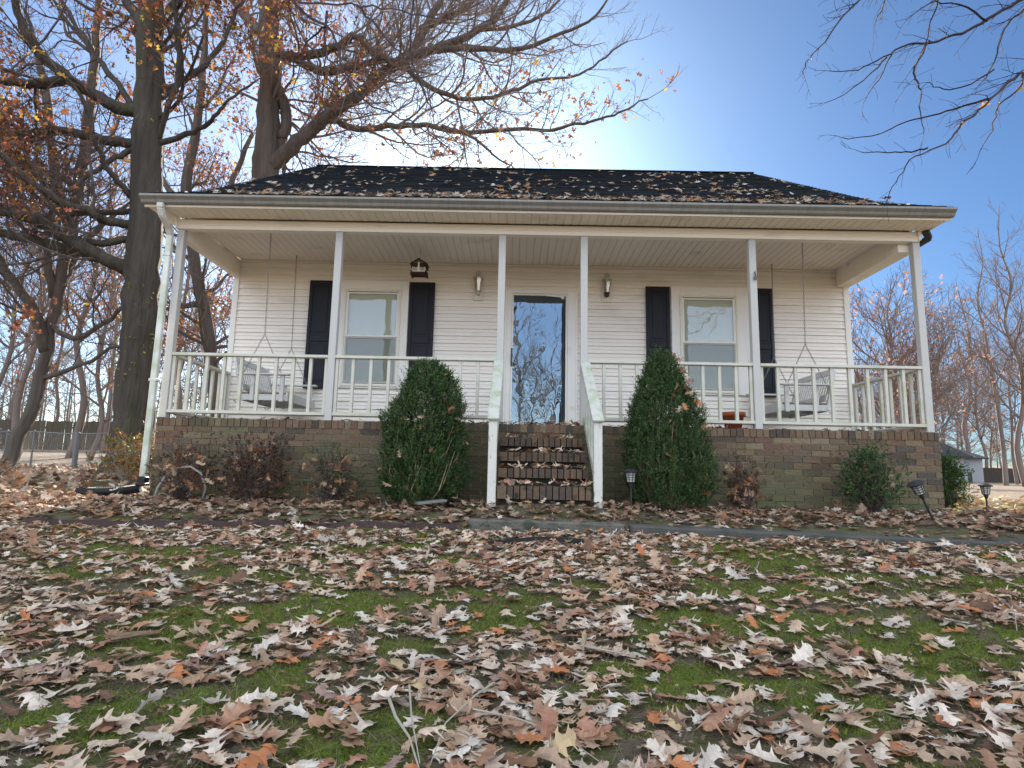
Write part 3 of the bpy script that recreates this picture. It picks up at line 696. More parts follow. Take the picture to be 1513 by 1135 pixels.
for _ in range(6):                                 # smaller leaves up in the trees: a lobed outline in eight triangles
    V_ = np.array([(-.45, 0, 0), (-.2, .28, .06), (-.02, .07, 0), (.2, .36, .08), (.28, .08, 0), (.55, 0, -.06), (.28, -.08, 0), (.2, -.34, .09), (-.02, -.07, 0), (-.2, -.28, .05)])
    V_[:, 2] += np.array([lr.uniform(-.1, .12) for _ in range(10)])
    TREE_LEAF.append((V_, np.array([(0, 2, 1), (0, 8, 2), (0, 9, 8), (2, 4, 3), (8, 7, 6), (2, 8, 6), (2, 6, 4), (4, 6, 5)])))
def scatter(name, variants, pos, yaw, pitch, roll, size, cols, m, parent=None, seed=0):
    rg = np.random.default_rng(seed); N = len(pos); vi = rg.integers(0, len(variants), N); Vs, Fs, Cs = [], [], []; off = 0
    for k, (v, f) in enumerate(variants):
        s = np.where(vi == k)[0]
        if not len(s): continue
        cy, sy, cp, sp, cr, sr = np.cos(yaw[s]), np.sin(yaw[s]), np.cos(pitch[s]), np.sin(pitch[s]), np.cos(roll[s]), np.sin(roll[s])
        x, y, z = v[None, :, 0]*size[s, None], v[None, :, 1]*size[s, None], v[None, :, 2]*size[s, None]
        y, z = y*cr[:, None]-z*sr[:, None], y*sr[:, None]+z*cr[:, None]
        x, z = x*cp[:, None]-z*sp[:, None], x*sp[:, None]+z*cp[:, None]
        x, y = x*cy[:, None]-y*sy[:, None], x*sy[:, None]+y*cy[:, None]
        P = np.stack([x, y, z], -1)+pos[s][:, None, :]
        Vs.append(P.reshape(-1, 3)); Fs.append((f[None]+(np.arange(len(s))*len(v))[:, None, None]+off).reshape(-1, f.shape[1])); off += len(s)*len(v)
        fc = 1+rg.normal(0, .07, (len(s), len(f), 1)); half = np.where(np.arange(len(f)) < len(f)//2, 1.06, .94)[None, :, None]; Cs.append(np.clip(cols[s][:, None, :]*fc*half, 0, 1).reshape(-1, 3))
    return np_build(name, np.concatenate(Vs), np.concatenate(Fs), np.concatenate(Cs), m, parent)
PAL_PALE = np.array([(.56, .42, .32), (.46, .31, .22), (.40, .24, .155), (.34, .185, .12), (.26, .14, .085), (.60, .49, .41), (.40, .20, .135), (.47, .18, .08), (.17, .095, .065), (.49, .36, .21), (.61, .525, .455), (.34, .22, .185)])
PW = np.array([.20, .15, .12, .09, .045, .15, .08, .035, .02, .03, .07, .03]); PW /= PW.sum()
PAL_BED = np.array([(.30, .19, .13), (.24, .135, .09), (.36, .25, .18), (.19, .105, .07), (.42, .33, .26), (.33, .17, .09), (.14, .085, .06), (.48, .40, .34)])
BW = np.array([.2, .2, .14, .15, .1, .06, .08, .07]); BW /= BW.sum()
PAL_ROOF = np.array([(.36, .28, .22), (.27, .18, .13), (.22, .115, .07), (.42, .36, .31), (.33, .17, .075)]); RW = np.array([.3, .25, .15, .2, .1])
rg = np.random.default_rng(3)
def cols(pal, w, n, j=.16):
    c = pal[rg.choice(len(pal), n, p=w/w.sum())]; return np.clip(c*(1+rg.uniform(-j, j, (n, 1))), 0, 1)
def litter(name, n, x0, x1, y0, y1, keep, size, pal, w, variants, seed, lift=.03, tilt=.22):
    x = rg.uniform(x0, x1, n); y = rg.uniform(y0, y1, n); k = keep(x, y) > rg.uniform(0, 1, n); x, y = x[k], y[k]; N = len(x)
    z = gh(x, y)+.010+rg.exponential(lift*.4, N)
    sz = rg.normal(size, size*.22, N).clip(size*.45, size*1.5)
    pit = rg.normal(0, tilt, N); rol = rg.normal(0, tilt, N)
    up = rg.uniform(0, 1, N) < .05; pit = np.where(up, rg.normal(0, .6, N), pit); rol = np.where(up, rg.normal(0, .7, N), rol)
    z = z+np.abs(np.sin(pit))*sz*.3+np.abs(np.sin(rol))*sz*.22
    flip = rg.uniform(0, 1, N) < .4; rol = np.where(flip, rol+math.pi, rol)
    pos = np.stack([x, y, z], -1)
    return scatter(name, variants, pos, rg.uniform(0, 6.28, N), pit, rol, sz, cols(pal, w, N), 'leaf', None, seed)
def keep_lawn(x, y):
    m = leaf_mask(x, y); d = np.clip((m-.24)*4.0, .42, 1); mo = moss_mask(x, y); d = d*np.clip(1.5-(mo-.47)*8, .16, 1)
    near = sstep(.9, .0, edge_y(x)-y); d = np.maximum(d*.92, near*.7)
    return d*(y < edge_y(x)-.02)
o = litter('fallen_leaves', 35000, -7.5, 7.5, -7.3, -1.6, keep_lawn, .100, PAL_PALE, PW, LEAF, 1, .018, .15); tag(o, kind='stuff')
def keep_bed(x, y):
    on = ((x > 1.2) & (y < -1.2-.1*np.clip(x-.7, 0, 6)) & (y > edge_y(x)))        # bare strip on the walk
    slabc = ((x > -.45) & (x < 1.05) & (y < -1.38))
    return np.where(on, np.where(x > 2.6, .30, .6), np.where(slabc, .6, 1.))*(y > edge_y(x)+.03)*(np.where((x > XL) & (x < XR), y < -.03, True))*np.where((x > -.17) & (x < .80), y < -1.03, True)
o = litter('bed_leaves', 6600, -5.6, 7.5, -2.2, .2, keep_bed, .108, PAL_BED, BW, LEAF, 2, .035, .2); tag(o, kind='stuff')
def keep_left(x, y): return sstep(-4.3, -4.9, x)*np.clip((leaf_mask(x*.6, y*.6)-.25)*3, .1, 1)*sstep(16, 3, y)*((x+.9*y > -17))
o = litter('yard_leaves', 9000, -18, -4.45, -2.1, 15, keep_left, .15, PAL_BED, BW, LEAF_FLAT[:4], 3, .05, .4); tag(o, kind='stuff')
def keep_right(x, y): return sstep(5.2, 5.5, x)*sstep(5, 1.0, y)*.9
PAL_SUN = np.array([(.40, .30, .16), (.42, .22, .10), (.30, .17, .10), (.46, .38, .12), (.36, .28, .20)])
o = litter('yard_leaves', 2600, 5.15, 13, -1.6, 6, keep_right, .13, PAL_SUN, np.array([.25, .2, .2, .15, .2]), LEAF_FLAT[4:], 4, .05, .4); tag(o, kind='stuff')
# leaves on the roof, in the gutter, on the steps and along the porch edge
def roof_z(y): return np.interp(y, [-.41, .90, 5.35], [3.715, 4.385, 7.19])
N = 1700; x = rg.uniform(-4.5, 5.15, N); y = -.38+5.6*rg.uniform(0, 1, N)**1.1; k = fbm(x*1.1, y*1.6, 77) + (x-.3)*.012 > rg.uniform(.30, .85, N); x, y = x[k], y[k]
xe = np.concatenate([rg.uniform(-4.0, 4.6, 1000), rg.normal(1.5, 1.5, 400).clip(-4, 5)]); ye = -.40+rg.exponential(.22, 1400)
ke = (np.abs(xe+.0) < 4.3) & (fbm(xe*1.7, ye*2, 71) > rg.uniform(.25, .7, 1400)); x = np.concatenate([x, xe[ke]]); y = np.concatenate([y, ye[ke]])
sl_ = np.where(y < .9, .473, .562); N = len(x)
pos = np.stack([x, y, roof_z(y)+.022+rg.exponential(.012, N)], -1); yaw = rg.uniform(0, 6.28, N)
pit = sl_*np.sin(yaw)+rg.normal(0, .16, N); rol = sl_*np.cos(yaw)+rg.normal(0, .16, N)
o = scatter('roof_leaves', LEAF, pos, yaw, pit, rol, rg.normal(.112, .03, N).clip(.05, .18), cols(PAL_ROOF, RW, N), 'leaf', None, 6); tag(o, kind='stuff')
P_ = []
for k, z in enumerate([.305, .485, .665, .842]):
    for _ in range([46, 38, 30, 22][k]): P_.append((rg.uniform(-.15, .78), -1.0+k*.245+rg.uniform(.01, .23), z+rg.uniform(.012, .045)))
for _ in range(60): P_.append((rg.uniform(-4.2, 5.0), rg.uniform(.0, .2), ZF+rg.uniform(.012, .02)))
for _ in range(50): P_.append((rg.uniform(-.15, .95), rg.uniform(.0, .25), ZF+rg.uniform(.012, .03)))
for _ in range(260): P_.append((rg.uniform(-4.2, 5.0), rg.uniform(.15, 1.5), ZF+rg.uniform(.012, .02)))
P_ = np.array(P_); N = len(P_)
o = scatter('porch_leaves', LEAF, P_, rg.uniform(0, 6.28, N), rg.normal(0, .3, N), rg.normal(0, .3, N), rg.normal(.105, .025, N).clip(.05, .16), cols(PAL_PALE, PW, N), 'leaf', None, 7); tag(o, kind='stuff')

# moss cushions and thin grass on the lawn
def blades(name, n, h0, h1, w, x0, x1, y0, y1, thr, pal, seed, lean):
    g = np.random.default_rng(seed); x = g.uniform(x0, x1, n); y = g.uniform(y0, y1, n); k = (moss_mask(x, y)+g.normal(0, .03, n) > thr) & (y < edge_y(x)-.03); x, y = x[k], y[k]; N = len(x)
    z = gh(x, y)-.003; h = g.uniform(h0, h1, N); a = g.uniform(0, 6.28, N); l = g.normal(0, lean, (N, 2))*h[:, None]; dx, dy = np.cos(a)*w, np.sin(a)*w
    V = np.stack([np.stack([x-dx, y-dy, z], -1), np.stack([x+dx, y+dy, z], -1), np.stack([x+l[:, 0], y+l[:, 1], z+h], -1)], 1).reshape(-1, 3)
    C = np.array(pal)[g.integers(0, len(pal), N)]*g.uniform(.7, 1.25, (N, 1)); return tag(np_build(name, V, np.arange(3*N).reshape(-1, 3), C, 'moss'), kind='stuff')
MP = [(.185, .225, .026), (.14, .185, .018), (.23, .25, .045), (.10, .135, .016)]
blades('moss', 420000, .006, .018, .003, -4.4, 4.4, -6.1, -1.7, .555, MP, 5, .9)
blades('moss', 60000, .008, .02, .006, -8, 8, -7.3, -1.7, .555, MP, 6, .6)
blades('grass', 11000, .03, .09, .0013, -5, 5, -6, -1.7, .40, [(.11, .14, .05), (.16, .15, .08), (.08, .12, .03)], 8, .8)

# thatch and crumbled leaf bits between the leaves
blades('dry_grass', 60000, .03, .07, .0011, -6, 6, -6.8, -1.7, .20, [(.24, .18, .11), (.17, .125, .075), (.30, .24, .16)], 9, 2.6)
o = litter('leaf_crumbs', 34000, -6, 6, -6.8, -1.6, lambda x, y: (y < edge_y(x))*np.where(moss_mask(x, y) > .52, .25, .9), .030, PAL_BED, BW, TREE_LEAF, 12, .006, .3); tag(o, kind='stuff')

# sticks and scraps on the lawn
def stick(pts, r, label, m='stick', cat='stick', name='fallen_stick', forks=()):
    b = MB(); P = [Vector((x, y, gz(x, y)+dz)) for x, y, dz in pts]; b.tube(P, [r*(1-.6*i/(len(P)-1)) for i in range(len(P))], 6)
    for f in forks:
        Q = [Vector((x, y, gz(x, y)+dz)) for x, y, dz in f]; b.tube(Q, [r*.7*(1-.6*i/(len(Q)-1)) for i in range(len(Q))], 5)
    return tag(b.build(name, m), label, cat)
stick([(-.41, -5.07, .05), (-.36, -5.2, .05), (-.30, -5.29, .04), (-.25, -5.42, .03)], .006, 'pale forked stick lying in leaves nearest the camera', forks=[[(-.35, -5.02, .07), (-.31, -5.2, .05), (-.25, -5.40, .03)]])
stick([(-.06, -4.93, .05), (-.12, -5.03, .05), (-.20, -5.21, .045), (-.22, -5.40, .03)], .004, 'thin grey stick just right of the forked stick in the foreground')
stick([(-.12, -5.13, .05), (.02, -5.18, .05), (.16, -5.26, .04), (.26, -5.36, .03)], .0032, 'long thin bent twig running right across the foreground leaves', name='fallen_twig', cat='twig')
stick([(-1.69, -4.58, .045), (-1.6, -4.54, .05), (-1.53, -4.5, .045)], .018, 'short thick piece of tan bark among the leaves on the left lawn', m='bark_piece', name='bark_piece', cat='bark')
stick([(.80, -5.16, .04), (.87, -5.12, .045), (.95, -5.06, .05)], .011, 'short brown broken branch on bare dirt in the right foreground', m='rust_brown')
stick([(2.77, -3.71, .04), (2.68, -3.85, .06), (2.6, -4.0, .05), (2.4, -4.25, .03)], .004, 'thin curved grey twig standing in the grass at the right edge', name='fallen_twig', cat='twig')
stick([(.30, -4.54, .05), (.38, -4.58, .05), (.50, -4.60, .04)], .006, 'small pale stick in the middle of the leafy lawn')
for L_, lab in (([(-.2, -2.3, .02), (.18, -2.12, .03), (.45, -2.13, .03), (.66, -2.16, .015)], 'thin black plastic strip on the lawn below the concrete slab'), ([(2.6, -2.53, .01), (3.09, -2.33, .025), (3.52, -2.19, .02)], 'thin black plastic strip on the lawn below the right walk')):
    b = MB(); 
    P = [Vector((x, y, gz(x, y)+dz)) for x, y, dz in L_]
    for i in range(len(P)-1): b.bar(P[i], P[i+1], .012, .05)
    tag(b.build('plastic_strip', 'black_plastic'), lab, 'plastic strip')
tag(MB().bar((-1.0, -1.02, gz(-1.0, -1.02)+.075), (-.72, -.90, gz(-.72, -.9)+.085), .16, .025).build('loose_board', 'board_grey', bevel=.004), 'small grey board lying on the leaves left of the steps', 'board')
# drain pipe, hose loop
b = MB(); P = [Vector((-5.10, -.22, .11)), Vector((-4.9, -.19, .115)), Vector((-4.62, -.10, .13)), Vector((-4.46, -.06, .16))]
for i in range(len(P)-1):
    n_ = 12
    for k in range(n_):
        a_, c_ = P[i]+(P[i+1]-P[i])*(k/n_), P[i]+(P[i+1]-P[i])*((k+1)/n_); b.tube([a_, a_+(c_-a_)*.5, c_], [.047, .053, .047], 12, cap=(k == 0 and i == 0) or k == n_-1)
tag(b.build('drain_pipe', 'black_plastic'), 'black corrugated drain pipe lying in leaves at the foot of the downspout', 'drain pipe')
P = [(-3.90, -.72, .02), (-3.86, -.72, .20), (-3.79, -.70, .34), (-3.68, -.68, .415), (-3.56, -.66, .43), (-3.46, -.62, .36), (-3.41, -.58, .20), (-3.45, -.56, .05)]
tag(MB().tube(P, .012, 8).build('hose_loop', 'hose', smooth=True), 'pale arched loop of hose rising from the leaves at the dead left shrub', 'hose')

# ------------------------------------------------------------------ shrubs
PAL_CT = np.array([(.36, .20, .11), (.28, .135, .075), (.44, .30, .20), (.22, .11, .06), (.38, .17, .08)]); CTW = np.array([.28, .25, .2, .15, .12])
def vn(a): return a/np.maximum(np.linalg.norm(a, axis=-1, keepdims=True), 1e-9)
def sprigs(P, D, n, ln, lw, ll, pal, g, parent, name, m='needle', clump=.25):
    """n small leaves along each sprig (start P, direction D, length ln)."""
    S = len(P); t = (np.arange(n)+.5)/n; D = vn(D); side = vn(np.cross(D, g.normal(0, 1, (S, 3)))); oth = np.cross(D, side)
    C0 = P[:, None, :]+D[:, None, :]*(t[None, :, None]*ln[:, None, None]); a = g.uniform(0, 6.28, (S, n))
    out = side[:, None, :]*np.cos(a)[..., None]+oth[:, None, :]*np.sin(a)[..., None]
    d = vn(out*.8+D[:, None, :]*.7+g.normal(0, .25, (S, n, 3))); w = vn(np.cross(d, g.normal(0, 1, (S, n, 3))))
    l = ll*g.uniform(.7, 1.3, (S, n, 1)); k = lw*g.uniform(.7, 1.3, (S, n, 1))
    V = np.stack([C0, C0+d*l*.5+w*k*.5, C0+d*l, C0+d*l*.5-w*k*.5], 2).reshape(-1, 3)
    cc = np.array(pal)[g.integers(0, len(pal), S)]*g.uniform(1-clump, 1+clump, (S, 1)); Cc = np.repeat(cc, n, 0)*g.uniform(.8, 1.2, (S*n, 1))
    return np_build(name, V, np.arange(4*S*n).reshape(-1, 4), Cc, m, parent)
GREEN = [(.045, .080, .026), (.064, .112, .036), (.052, .098, .036), (.098, .130, .046), (.036, .066, .026)]
def surf_leaves(c, W_, H, n, prof, g, parent, pal, w, size=.10, lo=.1, rr=(.85, 1.08)):
    t = g.uniform(lo, 1, n); a = g.uniform(0, 6.28, n); r = np.interp(t, *prof)*W_/2*g.uniform(*rr, n)
    P = np.stack([c[0]+r*np.cos(a), c[1]+r*np.sin(a), c[2]+t*H], -1)
    return scatter('caught_leaves', LEAF, P, g.uniform(0, 6.28, n), g.normal(0, .7, n), g.normal(0, .9, n), g.normal(size, size*.2, n).clip(.04, .18), cols(pal, w, n), 'leaf', parent, 3)
CONE = ([0, .12, .35, .6, .8, .93, 1], [.62, .86, 1.0, .86, .58, .30, .04])
def evergreen(loc, W_, H, seed, label, prof=CONE, tilt=0):
    g = np.random.default_rng(seed); r_ = empty('tall_shrub', loc, label, 'shrub', 'tall clipped evergreens by the steps'); c = np.array(loc); S = 6800
    t = g.beta(1.25, 1.25, S); a = g.uniform(0, 6.28, S); lump = .52+.82*fbm(a*2.0+seed, t*5.0, seed, 4)
    depth = 1-np.abs(g.normal(0, .17, S)); R = np.interp(t, *prof)*W_/2*lump*1.06*depth
    P = c+np.stack([R*np.cos(a)+tilt*t*H, R*np.sin(a), t*H*.97+.02], -1); hole = fbm(a*3.2+5, t*9, seed+5, 2) < .27-.05*(t > .5); P = P[~hole]; a = a[~hole]; S = len(P)
    D = np.stack([np.cos(a)*.5, np.sin(a)*.5, np.ones(S)*.95], -1)+g.normal(0, .25, (S, 3))
    sprigs(P, D, 15, g.uniform(.06, .13, S), .011, .021, GREEN, g, r_, 'foliage')
    n2 = 900; t2 = g.uniform(.03, .93, n2); a2 = g.uniform(0, 6.28, n2); R2_ = np.interp(t2, *prof)*W_/2*g.uniform(.3, .72, n2)       # inner growth
    sprigs(c+np.stack([R2_*np.cos(a2)+tilt*t2*H, R2_*np.sin(a2), t2*H*.95], -1), np.stack([np.cos(a2)*.3, np.sin(a2)*.3, np.ones(n2)], -1)+g.normal(0, .3, (n2, 3)), 12, g.uniform(.06, .12, n2), .012, .022, GREEN, g, r_, 'inner_foliage')
    n3 = 260; t3 = g.uniform(.1, 1, n3); a3 = g.uniform(0, 6.28, n3); R3 = np.interp(t3, *prof)*W_/2*g.uniform(.85, 1.0, n3)                 # stray shoots
    sprigs(c+np.stack([R3*np.cos(a3)+tilt*t3*H, R3*np.sin(a3), t3*H*.97], -1), np.stack([np.cos(a3)*.6, np.sin(a3)*.6, np.ones(n3)], -1)+g.normal(0, .2, (n3, 3)), 13, g.uniform(.12, .22, n3), .009, .02, GREEN, g, r_, 'shoots')
    k = np.where(t[~hole] < .5)[0]; k = k[:500]
    sprigs(P[k], D[k], 12, g.uniform(.05, .1, len(k)), .010, .02, [(.05, .105, .02), (.06, .12, .03)], g, r_, 'young_foliage')
    b = MB(); R2 = random.Random(seed)
    for i in range(60):
        an = R2.uniform(0, 6.28); r0 = R2.uniform(.02, .16); tt = R2.uniform(.35, .95); r1 = np.interp(tt*.8, *prof)*W_/2*R2.uniform(.75, 1.0)
        q = [Vector((r0*math.cos(an), r0*math.sin(an), 0)), Vector((r0*1.6*math.cos(an)+.5*r1*math.cos(an), (r0*1.6+.5*r1)*math.sin(an), tt*H*.35)), Vector((r1*math.cos(an+.2)+tilt*tt*H, r1*math.sin(an+.2), tt*H*.8))]
        b.tube([Vector(loc)+x for x in q], [.008, .0055, .0025], 5)
    b.build('stems', 'shrub_stem', r_)
    surf_leaves(c, W_, H, 60, prof, g, r_, PAL_CT, CTW, .10)
    surf_leaves(c+np.array([.06, 0, 0]), W_, H, 50, prof, g, r_, PAL_PALE, PW, .095, lo=.55, rr=(.8, 1.05)); return r_
evergreen((-1.02, -.56, .04), .97, 1.60, 31, 'rounded tall dark evergreen left of the steps with brown oak leaves caught in it', ([0, .12, .35, .6, .8, .93, 1], [.66, .92, 1.0, .88, .62, .36, .06]), .02)
evergreen((1.69, -.56, .06), .91, 1.75, 57, 'narrower cone shaped dark evergreen right of the steps behind the upright path light', ([0, .12, .35, .6, .8, .93, 1], [.80, .96, 1.0, .78, .52, .28, .05]), -.02)
def shrub(loc, W_, H, seed, label, name, n_st, S, pal, caught, cpal=PAL_CT, cw=CTW, leaf=(.012, .022), stem='twig', group=None, size=.10, cat='shrub', zc=.25):
    g = np.random.default_rng(seed); R2 = random.Random(seed); r_ = empty(name, loc, label, cat, group); c = Vector(loc); b = MB(); ends = []
    for i in range(n_st):
        an = R2.uniform(0, 6.28); el = R2.uniform(.15, 1); r1 = W_/2*math.sqrt(1-min(.95, (el-.35)**2*1.8))*R2.uniform(.5, 1.0); tip = Vector((r1*math.cos(an), r1*math.sin(an), H*el))
        m_ = tip*.5+Vector((R2.gauss(0, .05), R2.gauss(0, .05), .05)); b.tube([c+Vector((R2.gauss(0, .03), R2.gauss(0, .03), -.02)), c+m_, c+tip], [.006, .004, .0018], 4, cap=False); ends.append(tip)
        for _ in range(4):
            t0 = R2.uniform(.4, 1); p0 = m_+(tip-m_)*t0 if t0 < 1 else tip; q = p0+Vector((R2.gauss(0, .08), R2.gauss(0, .08), R2.gauss(.05, .05))); q.z = max(q.z, .03)
            b.tube([c+p0, c+q], [.0028, .0012], 3, cap=False); ends.append(q)
    b.build('stems', stem, r_)
    E = np.array([tuple(e) for e in ends])
    if S:
        k = g.integers(0, len(E), S); P = E[k]+g.normal(0, .045, (S, 3)); P[:, 2] = P[:, 2].clip(.03); D = P*np.array([1, 1, .6])+np.array([0, 0, .25])+g.normal(0, .2, (S, 3))
        sprigs(P+np.array(loc), D, 9, g.uniform(.04, .09, S), leaf[0], leaf[1], pal, g, r_, 'foliage')
    if caught:
        caught = int(caught*1.5)
        k = g.integers(0, len(E), caught); P = E[k]*g.uniform(.75, 1.0, (caught, 1))+np.array(loc)
        scatter('caught_leaves', LEAF, P, g.uniform(0, 6.28, caught), g.normal(0, .7, caught), g.normal(0, .9, caught), g.normal(size, size*.25, caught).clip(.04, .17), cols(cpal, cw, caught), 'leaf', r_, seed)
    return r_
BURG = [(.045, .018, .016), (.07, .03, .02), (.035, .02, .014), (.06, .04, .02)]
shrub((-3.76, -.46, .04), .82, .66, 61, 'leafless twiggy shrub at the left brick corner full of brown oak leaves', 'shrub', 90, 120, BURG, 75, group='small shrubs along the brick base')
shrub((-2.95, -.45, .05), .88, .68, 62, 'dark reddish brown bushy shrub left of the small half green one', 'shrub', 120, 620, BURG, 75, group='small shrubs along the brick base')
shrub((-2.07, -.45, .05), .62, .54, 63, 'small twiggy shrub with green leaves near its foot, left of the rounded evergreen', 'shrub', 80, 220, [(.04, .075, .02), (.05, .04, .02), (.03, .06, .02)], 38, group='small shrubs along the brick base')
shrub((2.60, -.42, .05), .46, .56, 64, 'small thin shrub with curled brown leaves right of the cone shaped evergreen', 'shrub', 60, 90, BURG, 42, group='small shrubs along the brick base')
shrub((3.98, -.48, .03), .44, .70, 65, 'dark green small shrub with rusty leaves beside the leaning path light', 'shrub', 100, 900, GREEN, 12, group='small shrubs along the brick base', leaf=(.013, .026))
shrub((5.55, .62, .05), .50, .62, 66, 'sunlit green bushy shrub past the right brick corner', 'shrub', 120, 1500, [(.05, .10, .02), (.035, .075, .018), (.08, .13, .03)], 10, leaf=(.013, .026))
shrub((-6.2, 2.4, .12), 1.0, .78, 67, 'sunlit yellow and orange leaved shrub at the foot of the big oak', 'shrub', 110, 420, [(.26, .19, .05), (.32, .14, .04), (.16, .15, .04), (.22, .13, .06)], 30, leaf=(.022, .045), stem='stick')
shrub((-13.6, 6.2, .1), 1.8, 2.6, 68, 'tall loose yellow green bush at the left edge in front of the leaning tree', 'shrub', 120, 520, [(.26, .28, .06), (.18, .22, .05), (.34, .30, .08)], 0, leaf=(.03, .06))
shrub((-7.9, 1.0, .06), 2.2, .42, 69, 'low heap of brush and brown leaves on the left yard', 'brush_pile', 130, 60, BURG, 190, cat='brush pile', size=.13, stem='stick')

# ------------------------------------------------------------------ trees
class TB:
    def __init__(s, cut=.045): s.a = MB(); s.b = MB(); s.cut = cut; s.tips = []; s.n = 0
    def tube(s, P, Rr):
        r = max(Rr); n = 12 if r > .25 else 8 if r > .09 else 5 if r > .03 else 3
        (s.a if Rr[0] > s.cut else s.b).tube(P, Rr, n, cap=r > .05); s.n += len(P)
def catmull(pts, k):
    P = [Vector(p[:3]) for p in pts]; Rr = [p[3] for p in pts]; out = []; ro = []
    for i in range(len(P)-1):
        p0, p1, p2, p3 = P[max(i-1, 0)], P[i], P[i+1], P[min(i+2, len(P)-1)]
        for j in range(k):
            t = j/k; out.append(.5*((2*p1)+(p2-p0)*t+(2*p0-5*p1+4*p2-p3)*t*t+(3*p1-p0-3*p2+p3)*t**3)); ro.append(Rr[i]+(Rr[i+1]-Rr[i])*t)
    out.append(P[-1]); ro.append(Rr[-1]); return out, ro
def rot_dir(d, ang, rn):
    a = d.cross(Vector((rn.gauss(0, 1), rn.gauss(0, 1), rn.gauss(0, 1))))
    if a.length < 1e-4: a = d.orthogonal()
    return (Matrix.Rotation(ang, 3, a.normalized()) @ d).normalized()
def grow(T, p, d, L, r, rn, dens=3.0, minr=.004, up=.12, wob=.16, kink=(.5, 1.05), depth=0, maxd=4, lmin=.22):
    n = max(3, min(8, int(L/.16))); st = L/n; P = [p.copy()]; Rr = [r]; d = d.copy()
    for i in range(n):
        d = (d+Vector((rn.gauss(0, wob), rn.gauss(0, wob), rn.gauss(0, wob)+up*(.5+.5*i/n)))).normalized(); p = p+d*st; P.append(p); Rr.append(max(minr*.7, r*(1-.65*(i+1)/n)))
    T.tube(P, Rr); T.tips.append((P[-1], d))
    if depth >= maxd or L < lmin: return
    k = max(2, int(L*dens+rn.random())); k = min(k, 9)
    for j in range(k):
        t = .18+.80*(j+rn.random()*.8)/k; i = min(n-1, int(t*n)); q = P[i].lerp(P[i+1], t*n-i); tg = (P[i+1]-P[i]).normalized()
        nl = L*rn.uniform(.38, .62)*(1.12-.45*t); nr = max(minr, Rr[i]*rn.uniform(.45, .65))
        grow(T, q, rot_dir(tg, rn.uniform(*kink), rn), nl, nr, rn, dens*1.22, minr, up, wob*1.1, kink, depth+1, maxd, lmin)
def limb(T, pts, rn, k=4, dens=2.2, kl=(16, 34), minr=.004, lmax=2.6, lmin=.5, t0=.12, wobble=.02, up=.12, maxd=3, sub=None, clip=None):
    P, Rr = catmull(pts, k); P = [p+Vector((rn.gauss(0, 1), rn.gauss(0, 1), rn.gauss(0, 1)))*wobble*(0 if i == 0 else 1) for i, p in enumerate(P)]
    T.tube(P, Rr); T.tips.append((P[-1], (P[-1]-P[-2]).normalized())); tot = sum((P[i+1]-P[i]).length for i in range(len(P)-1)); m = int(tot*dens)
    for j in range(m):
        t = t0+(1-t0)*(j+rn.random())/m; f = t*(len(P)-1); i = min(len(P)-2, int(f)); q = P[i].lerp(P[i+1], f-i); r = Rr[i]
        L = min(lmax, max(lmin, r*rn.uniform(*kl)))*(1.0 if t < .6 else 1.15-.4*t)
        grow(T, q, rot_dir((P[i+1]-P[i]).normalized(), rn.uniform(.5, 1.2), rn), L, max(minr, min(r*.5, L*.013)), rn, dens=sub or 3.2, minr=minr, up=up, maxd=maxd)
    grow(T, P[-1], (P[-1]-P[-2]).normalized(), max(lmin, .8*lmax*.5), Rr[-1]*.8, rn, dens=sub or 3.2, minr=minr, up=up, maxd=maxd)
def tree_leaves(T, n, g, size, pal, w, parent, zone=None, name='leaves', cl=.16):
    tips = [t for t, d in T.tips if zone is None or zone(t)]
    if not tips: return
    E = np.array([tuple(t) for t in tips]); cn = fbm(E[:, 0]*.9+E[:, 1]*.6, E[:, 2]*.9, 91, 2); p = np.clip(cn-.35, .01, 1)**1.6; k = g.choice(len(E), n, p=p/p.sum())
    P = E[k]+g.normal(0, cl, (n, 3)); scatter(name, TREE_LEAF, P, g.uniform(0, 6.28, n), g.normal(0, .9, n), g.normal(0, .9, n), g.normal(size, size*.25, n).clip(size*.4, size*1.7), cols(pal, w, n, .25), 'tree_leaf', parent, 5)
PAL_TREE = np.array([(.26, .105, .05), (.36, .16, .05), (.20, .085, .05), (.46, .26, .05), (.16, .075, .05), (.30, .095, .06), (.55, .38, .06)]); TW = np.array([.24, .16, .2, .07, .16, .13, .04])
PAL_RED = np.array([(.28, .09, .055), (.34, .12, .06), (.22, .08, .06), (.38, .17, .07)]); RDW = np.array([.35, .25, .25, .15])
